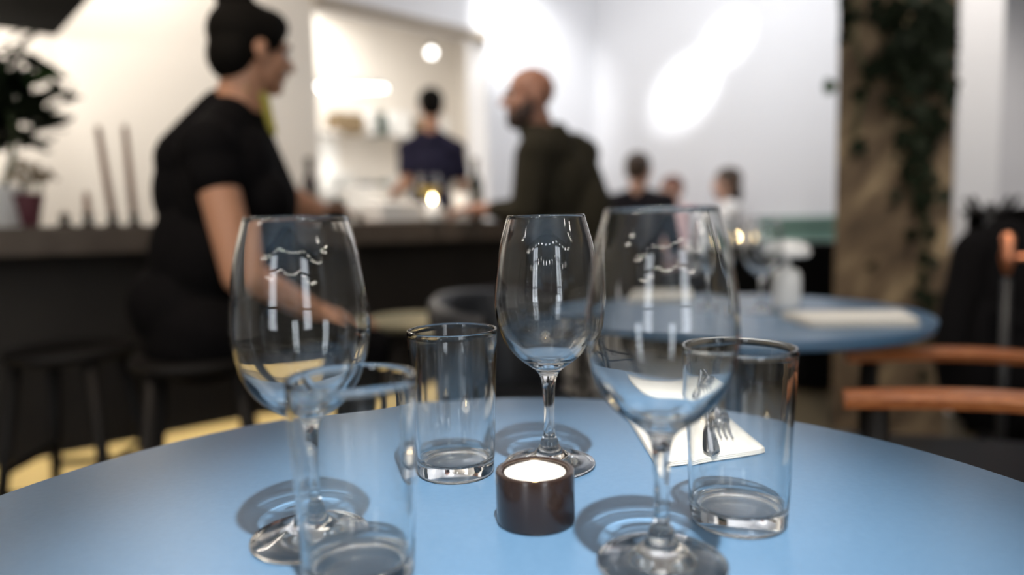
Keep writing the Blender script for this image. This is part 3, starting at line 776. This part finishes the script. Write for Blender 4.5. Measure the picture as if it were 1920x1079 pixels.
for sx in (-1, 1):
    for sy in (-1, 1):
        MB().tube([(sx*.13, sy*.13, .31), (sx*.17, sy*.17, 0)], [.016, .011], 10).build('leg', black_wood, tc_, True)

# ------------------------------------------------------------------ wooden armchair on the right
ac = empty('armchair', (.93, 1.33, 0), 0, 'black armchair with two orange wood arms tucked against the second table', 'armchair')
def loc_(p): return V(p) - V((.93, 1.33, 0))
nf, nb = loc_((.555, 1.165, .655)), loc_((.985, 1.010, .655))
ff, fb = loc_((.77, 1.61, .640)), loc_((1.20, 1.50, .640))
def arm(p, q):
    mb = MB(); m = 12; prev = None; d = (q-p); L = d.length; t = d/L; s_ = V((-t.y, t.x, 0))
    for k in range(m+1):
        x = k/m; c = p + d*x + Z*(.012*math.sin(PI*x)); w_ = .030 - .008*abs(2*x-1)**3; h_ = .013
        ring = [mb.bm.verts.new(c + s_*w_*a_ + Z*h_*b_) for a_, b_ in ((-1, .2), (-.75, 1), (.75, 1), (1, .2), (.8, -1), (-.8, -1))]
        if prev:
            for j in range(6): mb.bm.faces.new((prev[j], prev[(j+1) % 6], ring[(j+1) % 6], ring[j]))
        else: mb.bm.faces.new(ring)
        prev = ring
    mb.bm.faces.new(prev[::-1]); return autosmooth(mb.build('armrest', orange_wood, ac), 50)
arm(nf, nb); arm(ff, fb)
for p_, q_ in ((nf, nb), (ff, fb)):
    d = (q_-p_).normalized()
    a_ = p_ + d*.05; MB().tube([a_ - Z*.012, a_ - Z*.25, V((a_.x-.01*d.x, a_.y, 0))], [.020, .022, .015], 12).build('leg', black_wood, ac, True)
    a_ = q_ - d*.02; MB().tube([a_ + Z*.02, a_ - Z*.25, V((a_.x+.04*d.x, a_.y, 0))], [.020, .022, .015], 12).build('leg', black_wood, ac, True)
cmid = (nf+nb+ff+fb)/4; dch = ((nb-nf).normalized() + (fb-ff).normalized()).normalized(); sch = V((-dch.y, dch.x, 0))
RA = rotm(dch, sch, Z)
MB().box(V((cmid.x, cmid.y, .43)), (.44, .46, .09), RA, .03).build('seat', black_leather, ac)
bk = V((cmid.x, cmid.y, 0)) + dch*.25
mb = MB(); prev = None
for k in range(13):
    x = -1 + 2*k/12; c = bk + sch*.26*x + dch*(.05*(1-x*x))
    ring = [mb.bm.verts.new(c + dch*a_ + Z*z_) for a_, z_ in ((-.02, .46), (-.02, .70), (-.01, .78), (.01, .80), (.03, .78), (.035, .70), (.03, .46))]
    if prev:
        for j in range(7): mb.bm.faces.new((prev[j], prev[(j+1) % 7], ring[(j+1) % 7], ring[j]))
    else: mb.bm.faces.new(ring)
    prev = ring
mb.bm.faces.new(prev[::-1]); autosmooth(mb.build('backrest', black_leather, ac), 60)

# ------------------------------------------------------------------ dark things at the right edge: coat stand with coat, copper lantern on a cabinet
cb = empty('side_cabinet', (2.31, 2.9, 0), 0, 'tall black side cabinet against the grey wall at the right edge', 'cabinet')
MB().box((0, 0, .5), (.62, .40, .92), None, .006).build('body', dark_m, cb)
MB().box((0, -.01, .975), (.66, .44, .03), None, .005).build('top', dark_m, cb)
for k in (-1, 1):
    d_ = MB().box((k*.152, -.209, .5), (.296, .018, .86), None, .004).build('door', black_wood, cb)
    MB().tube([(k*.03, -.225, .42), (k*.03, -.225, .58)], .006, 8).build('handle', black_metal, d_)
for sx in (-1, 1):
    for sy in (-1, 1): MB().box((sx*.27, sy*.16, .02), (.05, .05, .04)).build('foot', dark_m, cb)
lp = at(1888, 500, 2.3)
ct = empty('coat_stand', (lp.x-.02, lp.y+.06, 0), 0, 'black coat stand hung with a long black coat at the right edge', 'coat stand')
MB().tube([(0, 0, .03), (0, 0, 1.0)], .016, 12).build('pole', black_metal, ct, True)
autosmooth(MB().lathe([(0, 0), (.20, 0), (.20, .012), (.03, .035), (0, .035)], 32).build('base', black_metal, ct), 30)
for k in range(4):
    a_ = PI/2*k + .4
    MB().tube([(0, 0, .96), (.06*math.cos(a_), .06*math.sin(a_), .98), (.09*math.cos(a_), .09*math.sin(a_), 1.02)], .008, 8).build('hook', black_metal, ct, True)
co = empty('coat', (lp.x-.02, lp.y+.02, .30), 0, 'long black coat hanging from the coat stand', 'coat')
blob('coat_body', [('e', V((lp.x-.03, lp.y-.03, .72)), (.13, .09, .24)), ('e', V((lp.x-.05, lp.y-.03, .50)), (.19, .11, .26)), ('c', V((lp.x-.12, lp.y-.03, .86)), V((lp.x+.10, lp.y-.03, .88)), .06, .06)], black_cloth, co, .012, 4)
blob('sleeve', [('c', V((lp.x-.15, lp.y-.05, .85)), V((lp.x-.23, lp.y-.08, .55)), .055, .05)], black_cloth, co, .012, 4)
blob('sleeve', [('c', V((lp.x+.13, lp.y-.05, .86)), V((lp.x+.19, lp.y-.07, .56)), .055, .05)], black_cloth, co, .012, 4)
sh_ = at(1890, 470, 2.05)
ln = empty('floor_lantern', (sh_.x, sh_.y, 0), 0, 'slim copper lantern on a black post at the right edge', 'lantern')
MB().tube([(0, 0, 0), (0, 0, sh_.z-.08)], .012, 10).build('post', black_metal, ln, True)
autosmooth(MB().lathe([(0, 0), (.10, 0), (.10, .01), (.02, .02), (0, .02)], 32).build('base', black_metal, ln), 30)
autosmooth(MB().lathe([(0, -.07), (.008, -.07), (.015, -.045), (.022, -.02), (.015, .005), (.019, .03), (.013, .05), (0, .055)], 32, (0, 0, sh_.z)).build('body', copper, ln), 60)
MB().tube([(.02, 0, sh_.z-.02), (.11, 0, sh_.z-.02)], .009, 12).build('arm', copper, ln, True)

# ------------------------------------------------------------------ ivy on the pillar
def leaf_mesh(name, m, L=.06, lobes=True):
    mb = MB()
    if lobes: pts = [(0, 0), (.28, -.10), (.48, .10), (.34, .34), (.42, .58), (.16, .62), (0, 1.0)]
    else: pts = [(0, 0), (.16, .15), (.24, .38), (.20, .65), (.10, .88), (0, 1.0)]
    mid = [mb.bm.verts.new((0, y*L, .0)) for x, y in pts]
    for sg in (-1, 1):
        ed = [mid[0]] + [mb.bm.verts.new((sg*x*L, y*L, .10*L*abs(x)*2 - .10*L*y*y)) for x, y in pts[1:-1]] + [mid[-1]]
        for k in range(len(pts)-1):
            vs_ = [mid[k], ed[k], ed[k+1], mid[k+1]]
            u_ = []
            for v_ in vs_:
                if v_ not in u_: u_.append(v_)
            if len(u_) > 2: mb.bm.faces.new(u_ if sg > 0 else u_[::-1])
    me = bpy.data.meshes.new(name); mb.bm.to_mesh(me); mb.bm.free()
    me.materials.append(m); return me
iv_dark = leaf_mesh('ivy_leaf', leaf_dark, .075); iv_green = leaf_mesh('ivy_leaf_green', leaf_green, .075)
ivy = empty('ivy', (1.60, 2.95, 2.2), 0, 'dark ivy trailing down the brown pillar', 'ivy')
PN = V((-math.sin(math.radians(27.5)), -math.cos(math.radians(27.5)), 0)); PQ = V((1.635, 3.03, 0)) + (-PN)*.02
def onpil(px, py, off=0):
    d = ray(px, py); q_ = PQ + PN*(.02+off) - CAM; return CAM + d*(q_.dot(PN)/d.dot(PN))
def put_leaf(px, py, me, s=1.0):
    p_ = onpil(px, py, .012 + rng.uniform(.0, .05)) - ivy.location
    o = bpy.data.objects.new('leaf', me); col.objects.link(o); o.parent = ivy
    o.location = p_; o.scale = (s, s, s)
    q = Quaternion((1, 0, 0), PI/2 + rng.uniform(-.5, .5)) @ Quaternion((0, 0, 1), PI + rng.uniform(-1.0, 1.0))
    o.rotation_euler = (Quaternion((0, 0, 1), rng.uniform(-.6, .6)) @ q).to_euler()
def strand(pts, r=.005):
    MB().tube([onpil(x, y, .008) - ivy.location for x, y in pts], r, 6).build('stem', stem_m, ivy, True)
strand([(1690, -40), (1705, 60), (1712, 180), (1728, 280), (1722, 360), (1735, 440), (1725, 520), (1745, 590), (1738, 650)])
strand([(1740, -40), (1755, 60), (1740, 150), (1715, 230), (1712, 290)])
strand([(1610, -40), (1600, 60), (1622, 150), (1608, 220), (1598, 290)])
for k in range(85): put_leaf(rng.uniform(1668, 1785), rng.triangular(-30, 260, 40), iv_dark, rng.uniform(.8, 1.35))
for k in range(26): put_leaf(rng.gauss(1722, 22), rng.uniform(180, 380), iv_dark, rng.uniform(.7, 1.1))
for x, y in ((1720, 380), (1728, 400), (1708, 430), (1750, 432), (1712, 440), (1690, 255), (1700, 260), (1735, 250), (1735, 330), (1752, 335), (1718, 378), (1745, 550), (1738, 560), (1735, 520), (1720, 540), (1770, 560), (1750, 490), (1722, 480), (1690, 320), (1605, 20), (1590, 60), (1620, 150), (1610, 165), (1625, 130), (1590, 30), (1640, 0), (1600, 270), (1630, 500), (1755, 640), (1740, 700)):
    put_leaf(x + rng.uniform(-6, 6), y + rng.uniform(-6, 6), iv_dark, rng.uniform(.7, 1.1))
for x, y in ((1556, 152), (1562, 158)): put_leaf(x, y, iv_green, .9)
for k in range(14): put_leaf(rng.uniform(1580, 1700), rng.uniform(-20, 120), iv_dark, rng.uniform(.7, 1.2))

# ------------------------------------------------------------------ things on the bar: plant, candles, bottles, dishes, glass
def onbar(px, py, y): p_ = at(px, py, y); return V((p_.x, p_.y, BT))
pp = onbar(50, 428, 2.55)
pot = empty('potted_plant', pp, 0, 'dark leafy plant in a white pot at the left end of the bar', 'potted plant')
autosmooth(MB().lathe([(0, 0), (.060, 0), (.064, .006), (.082, .11), (.086, .15), (.080, .15), (.074, .13), (0, .13)], 40, (-.09, 0, 0)).build('pot', white_ceramic, pot), 40)
MB().lathe([(0, .128), (.076, .128), (0, .138)], 24, (-.09, 0, 0)).build('soil', mat('soil', (.03, .02, .015), .9), pot)
MB().tube([(-.08, 0, .12), (-.03, .0, .25), (-.02, 0, .36), (-.06, .0, .52)], [.012, .011, .009, .006], 8).build('stem', stem_m, pot, True)
big = leaf_mesh('plant_leaf', leaf_dark, .13, False); bigg = leaf_mesh('plant_leaf_green', leaf_green, .11, False)
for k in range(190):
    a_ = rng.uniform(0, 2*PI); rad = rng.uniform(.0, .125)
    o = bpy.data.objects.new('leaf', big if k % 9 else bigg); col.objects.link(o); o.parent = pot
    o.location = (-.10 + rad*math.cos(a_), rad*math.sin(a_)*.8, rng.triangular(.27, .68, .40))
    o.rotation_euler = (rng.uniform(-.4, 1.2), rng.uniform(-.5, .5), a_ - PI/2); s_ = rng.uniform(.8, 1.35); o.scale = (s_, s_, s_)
for k in range(12):
    o = bpy.data.objects.new('leaf', big); col.objects.link(o); o.parent = pot
    o.location = (.05 + .012*k + rng.uniform(-.01, .01), rng.uniform(-.02, .02), .38 + .008*k); o.rotation_euler = (rng.uniform(-.3, 1), rng.uniform(-.5, .5), rng.uniform(-2.6, -.4)); s_ = rng.uniform(.45, .65); o.scale = (s_, s_, s_)
vp = onbar(58, 425, 2.5)
vas = empty('vase', vp, 0, 'plum coloured tapered vase of dried flowers beside the potted plant', 'vase')
autosmooth(MB().lathe([(0, 0), (.022, 0), (.026, .004), (.036, .06), (.048, .12), (.044, .12), (.034, .07), (0, .06)], 32).build('body', terracotta, vas), 40)
for k in range(5):
    a_ = k*1.3; x, y = .04*math.cos(a_)+.02, .03*math.sin(a_)
    st_ = MB().tube([(x*.4, y*.4, .08), (x, y, .16+.02*(k % 3))], .003, 6).build('flower_stem', stem_m, vas, True)
    mb = MB()
    for j in range(14):
        mb.ell((x + rng.gauss(0, .016), y + rng.gauss(0, .016), .175+.02*(k % 3) + rng.gauss(0, .012)), (.010, .010, .008), None, 1)
    ob = mb.build('flower_head', dried_m, vas, True)
def candlestick(px, py, y, h, lean, label, base_r=.030):
    p_ = onbar(px, py, y); r = empty('candlestick', p_, 0, label, 'candlestick')
    autosmooth(MB().lathe([(0, 0), (base_r, 0), (base_r, .006), (.016, .012), (.013, .030), (.018, .042), (.014, .046), (0, .046)], 32).build('holder', dark_m, r), 40)
    MB().tube([(0, 0, .040), (lean*.5, 0, .04+h*.5), (lean, 0, .04+h)], [.013, .012, .010], 16).build('candle', taper_wax, r, True)
    MB().tube([(lean, 0, .04+h), (lean, 0, .052+h)], .0015, 6).build('wick', black_wood, r, True)
    return r
candlestick(212, 420, 2.55, .315, -.030, 'tall brown taper candle leaning left, first of the tall pair')
candlestick(252, 418, 2.62, .325, -.012, 'tall brown taper candle standing nearest behind the woman')
candlestick(166, 421, 2.55, .082, 0, 'short burnt down brown candle in a black holder')
candlestick(122, 423, 2.5, .012, 0, 'burnt out candle stub in a black holder beside the vase')
def bottle(px, py, y, label, m, h=.30, r=.037):
    b_ = empty('bottle', onbar(px, py, y), 0, label, 'bottle')
    autosmooth(MB().lathe([(0, 0), (r-.003, 0), (r, .004), (r, h*.58), (r*.9, h*.66), (r*.45, h*.76), (.014, h*.82), (.013, h*.985), (.015, h*.99), (.015, h), (0, h)], 32).build('body', m, b_), 40)
    autosmooth(MB().lathe([(.0142, h*.86), (.0152, h*.86), (.0165, h), (.0165, h+.002), (0, h+.002)], 24).build('foil', foil_m, b_), 40)
    MB().lathe([(r+.0006, h*.18), (r+.0006, h*.48)], 32).build('label', label_m, b_, True)
    return b_
bottle(893, 398, 3.58, 'dark green wine bottle on the bar right of the cook', bottle_m, .315, .036)
bottle(583, 405, 2.95, 'dark brown bottle on the bar by the woman\'s hand', bottle_brown, .27, .032)
jr = empty('jar', onbar(557, 400, 2.95), 0, 'reddish storage jar on the bar beside the brown bottle', 'jar')
autosmooth(MB().lathe([(0, 0), (.034, 0), (.036, .004), (.036, .085), (.030, .095), (0, .095)], 32).build('body', mat('red_preserve', (.16, .05, .035), .3), jr), 40)
autosmooth(MB().lathe([(0, .092), (.032, .092), (.032, .11), (.030, .112), (0, .112)], 32).build('lid', dark_m, jr), 40)
jr2 = empty('jar', onbar(632, 402, 3.2), 0, 'squat black jar on the bar behind the white bowls', 'jar')
autosmooth(MB().lathe([(0, 0), (.045, 0), (.050, .01), (.050, .07), (.04, .085), (0, .085)], 32).build('body', dark_m, jr2), 40)
autosmooth(MB().lathe([(0, .083), (.042, .083), (.042, .096), (.012, .1), (.012, .115), (0, .117)], 32).build('lid', dark_m, jr2), 40)
# bowls: two stacks
def bowl_(name, p_, r, h, label, group):
    b_ = MB().lathe([(0, .004), (r*.45, 0), (r*.5, .003), (r*.85, h*.55), (r, h), (r-.004, h), (r*.8, h*.55), (r*.45, .008), (0, .008)], 40).build(name, white_ceramic, None, True)
    b_.location = p_; return tag(b_, label, 'bowl', group)
q = onbar(692, 410, 3.2)
for k, lab in enumerate(('bottom white bowl of the stack in front of the cook\'s hand', 'second white bowl from the bottom in the stack before the cook', 'third white bowl from the bottom in the stack before the cook', 'topmost white bowl of the stack before the cook')):
    bowl_('bowl', (q.x, q.y, BT + .028*k), .105, .075, lab, 'white bowls on the bar')
q = onbar(806, 410, 3.25)
for k in range(5):
    o = MB().lathe([(0, .002), (.055, 0), (.06, .002), (.098-.004*k, .013), (.099-.004*k, .016), (.094-.004*k, .016), (.055, .006), (0, .006)], 40).build('plate', white_ceramic, None, True)
    o.location = (q.x, q.y, BT + .0105*k)
    tag(o, ['bottom white plate of the stack under the yellow drink', 'second white plate from the bottom under the yellow drink', 'middle white plate of the five under the yellow drink', 'fourth white plate from the bottom under the yellow drink', 'top white plate directly under the glass of yellow drink'][k], 'plate', 'white plates under the drink')
pt = BT + .0105*4 + .016
gl = empty('drink_glass', (q.x, q.y, BT + .0105*4 + .0065), 0, 'stemmed glass half full of yellow drink on the plate stack', 'wine glass')
autosmooth(MB().lathe([(0, 0), (.034, 0), (.034, .002), (.006, .008), (.0045, .02), (.0045, .04), (.012, .046), (.040, .062), (.052, .085), (.056, .105), (.053, .135), (.046, .165), (.0445, .165), (.0515, .135), (.0545, .105), (.050, .086), (.038, .064), (0, .050)], 48).build('glass', glass, gl), 60)
MB().lathe([(0, .0515), (.037, .065), (.0488, .087), (.0530, .105), (.0528, .110), (0, .110)], 40).build('drink', beer_m, gl, True)
tq = onbar(812, 412, 3.08)
tt = empty('tealight_holder', tq, 0, 'lit tealight on the bar in front of the plate stack', 'candle holder')
MB().lathe([(0, 0), (.026, 0), (.028, .003), (.028, .085), (.026, .085), (.0255, .008), (0, .008)], 40).build('cup', white_ceramic, tt, True)
w3 = MB().lathe([(0, .009), (.0245, .009), (.0245, .075), (0, .075)], 32).build('wax', wax_m, tt, True)
MB().lathe([(0, .077), (.007, .087), (.005, .101), (0, .117)], 16).build('flame', flame_m, w3, True)
pcn = MB().lathe([(0, 0), (.042, 0), (.045, .004), (.045, .125), (.041, .13), (.03, .126), (0, .126)], 40).build('pillar_candle', white_ceramic, None)
autosmooth(pcn, 40); pcn.location = onbar(868, 404, 3.3); tag(pcn, 'thick white pillar candle on the bar beside the green bottle', 'candle')
# folded white towels at the left of the bowls
q = onbar(738, 412, 3.05)
for k in range(3):
    o = MB().box((0, 0, .014), (.20, .14, .027), RZ, .011).build('folded_towel', white_cloth, None, True)
    o.location = (q.x, q.y, BT + .028*k); tag(o, ['bottom folded white towel on the bar before the cook', 'middle folded white towel on the bar before the cook', 'top folded white towel on the bar before the cook'][k], 'towel', 'folded white towels on the bar')

# ------------------------------------------------------------------ kitchen fittings
kc = empty('kitchen_counter', W(2.4, 3.95), ROT, 'white kitchen counter with a steel top against the back kitchen wall', 'counter')
for k in range(4):
    c_ = MB().box((-1.05 + .7*k, 0, .43), (.69, .58, .86), None, .004).build('cabinet', white_ceramic, kc)
    MB().tube([(-1.25 + .7*k, -.30, .76), (-.85 + .7*k, -.30, .76)], .007, 8).build('handle', steel, c_)
MB().box((0, 0, .885), (2.84, .64, .045), None, .006).build('worktop', steel, kc)
sf = empty('wall_shelf', W(2.2, 4.14), ROT, 'white kitchen shelf on the back wall above the counter', 'shelf')
SZ = 1.98
MB().box((0, 0, SZ-.015), (2.4, .30, .03), None, .004).build('board', white_ceramic, sf)
for x in (-1.0, 0, 1.0): MB().box((x, .06, SZ-.11), (.02, .17, .16)).build('bracket', steel, sf)
def onshelf(px): 
    d = ray(px, 230); nn = N; k = ((A0 + N*4.12) - V((0, 0, 0))).dot(nn)/V((d.x, d.y, 0)).dot(nn); return V((d.x*k, d.y*k, SZ))
def shelf_item(px, w_, h_, m, label, nm='carton', cat='box'):
    o = MB().box((0, 0, h_/2), (w_, .20, h_), None, .006).build(nm, m, None); o.location = onshelf(px); o.rotation_euler.z = ROT
    return tag(o, label, cat)
shelf_item(648, .34, .20, box_m, 'wide brown cardboard carton on the kitchen shelf')
shelf_item(689, .08, .26, white_ceramic, 'white upright carton on the kitchen shelf beside the brown one')
shelf_item(709, .09, .24, dgreen_m, 'dark green tin on the kitchen shelf', 'tin', 'tin')
shelf_item(746, .24, .27, white_ceramic, 'broad white carton on the kitchen shelf left of the cook\'s head')
shelf_item(776, .10, .22, box_m, 'narrow brown carton on the kitchen shelf behind the cook\'s head')
shelf_item(822, .16, .25, white_ceramic, 'white carton on the kitchen shelf right of the cook\'s head')
fr = empty('panel_light', (-1.21, 5.60, 2.045), .06, 'long tapering glowing light panel hanging in the kitchen left of the cook', 'lamp')
MB().poly([(-.27, -.20, .012), (.27, -.07, .012), (.27, .07, .012), (-.27, .20, .012)], .03).build('housing', white_ceramic, fr)
MB().poly([(-.26, -.19, 0), (.26, -.06, 0), (.26, .06, 0), (-.26, .19, 0)], .012).build('light_panel', lamp_m, fr)
for x_, y_ in ((-.2, .1), (-.2, -.1), (.2, 0)): MB().tube([(x_, y_, .04), (x_, y_, CEIL-2.03)], .003, 6).build('cable', white_ceramic, fr, True)
bl = at(809, 99, 5.0)
pl = empty('globe_pendant', bl, 0, 'small glowing globe pendant above the cook', 'lamp')
MB().ell((0, 0, 0), (.035, .035, .035)).build('bulb', lamp_m, pl, True)
MB().tube([(0, 0, .03), (0, 0, .07)], .014, 12).build('socket', black_metal, pl, True)
MB().tube([(0, 0, .07), (0, 0, CEIL-bl.z)], .002, 6).build('cord', white_ceramic, pl, True)
# lower kitchen shelf with crockery
structure(rbox('trim_5', 1.0, 3.5, 4.27, 4.30, .95, 1.92, white_ceramic))
sf2 = empty('wall_shelf', W(2.2, 4.12), ROT, 'lower white kitchen shelf holding plates, a pot and a green tin', 'shelf')
SZ2 = 1.36
MB().box((0, 0, SZ2-.0125), (2.4, .28, .025), None, .004).build('board', white_ceramic, sf2)
for x in (-1.0, 0, 1.0): MB().box((x, .05, SZ2-.10), (.02, .16, .15)).build('bracket', steel, sf2)
area('backsplash_fill', W(2.2, 3.98, 1.93), W(2.2, 4.1, 1.2), 16, 2.2, .05, (1, .98, .95))  # fill light added under the shelf to brighten the white backsplash
def onlow(px): p_ = onshelf(px); return V((p_.x, p_.y, SZ2))
for i, (px_, hgt, lab) in enumerate(((616, 9, 'left'), (645, 12, 'middle'), (734, 10, 'right'))):
    for k in range(hgt):
        o = MB().lathe([(0, .002), (.05, 0), (.055, .003), (.094, .016), (.095, .019), (.091, .0185), (.05, .008), (0, .008)], 28).build('plate', white_ceramic, None, True)
        q_ = onlow(px_); o.location = (q_.x, q_.y, SZ2 + .0155*k)
        tag(o, 'white dinner plate in the %s stack on the lower kitchen shelf' % lab, 'plate', 'stacked white plates on the lower kitchen shelf, %s stack' % lab)
pot2 = empty('saucepan', onlow(681), ROT, 'blue grey saucepan on the lower kitchen shelf between plates and tin', 'saucepan')
autosmooth(MB().lathe([(0, 0), (.075, 0), (.08, .006), (.08, .10), (.084, .105), (.078, .105), (.074, .012), (0, .012)], 32).build('body', mat('blue_enamel', (.07, .10, .15), .3), pot2), 40)
MB().tube([(.078, 0, .085), (.15, 0, .10)], [.010, .008], 10).build('handle', black_metal, pot2, True)
o = MB().box((0, 0, .06), (.10, .10, .12), None, .01).build('tin', dgreen_m, None); o.location = onlow(712); o.rotation_euler.z = ROT
tag(o, 'squat dark green tin on the lower kitchen shelf right of the saucepan', 'tin')

# ------------------------------------------------------------------ pendant bulbs over the rest of the room (they light the room and glint in the glasses)
for i, (x, y, z) in enumerate(((-1.9, -.4, 2.2), (2.3, -.3, 2.1), (-2.6, -1.9, 2.2), (3.2, -1.6, 2.2))):
    r = empty('pendant_lamp', (x, y, z), 0, ['bare bulb pendant lamp over the left side of the room beside the front table', 'bare bulb pendant lamp over the right side of the room beside the front table',
        'bare bulb pendant lamp in the rear left of the dining room', 'bare bulb pendant lamp in the rear right of the dining room'][i], 'lamp', 'bare bulb pendant lamps')
    MB().ell((0, 0, 0), (.018, .018, .024)).build('bulb', bulb_m, r, True)
    MB().tube([(0, 0, .02), (0, 0, .07)], .015, 12).build('socket', black_metal, r, True)
    MB().tube([(0, 0, .07), (0, 0, CEIL-z)], .002, 6).build('cord', black_metal, r, True)
bulb_me = None
string_bulb = mat('string_bulb_glow', (1, 1, 1), .5, emit=(1, .93, .82), estr=60)
for i, (ya, yb, za, lab) in enumerate(((-.55, -.75, 2.35, 'string of small warm bulbs across the room, nearest the front table'), (-1.9, -1.7, 2.2, 'string of small warm bulbs across the room, second of three'), (-3.0, -2.8, 2.0, 'string of small warm bulbs along the window wall'))):
    r = empty('string_lights', (0, ya, za), 0, lab, 'string lights', 'strings of bulbs over the dining room')
    pts = [V((-3.2 + 6.4*k/48, (yb-ya)*k/48, -.16*abs(math.sin(PI*3*k/48)))) for k in range(49)]
    MB().tube([V((-3.2, 0, CEIL-za))] + pts + [V((3.2, yb-ya, CEIL-za))], .003, 6).build('cable', black_metal, r, True)
    for k in range(2, 48, 3):
        if bulb_me is None:
            b_ = MB().ell((0, 0, 0), (.026, .026, .032), None, 2).build('bulb', string_bulb, r, True); bulb_me = b_.data
        else:
            b_ = bpy.data.objects.new('bulb', bulb_me); col.objects.link(b_); b_.parent = r
        b_.location = pts[k] - Z*.034
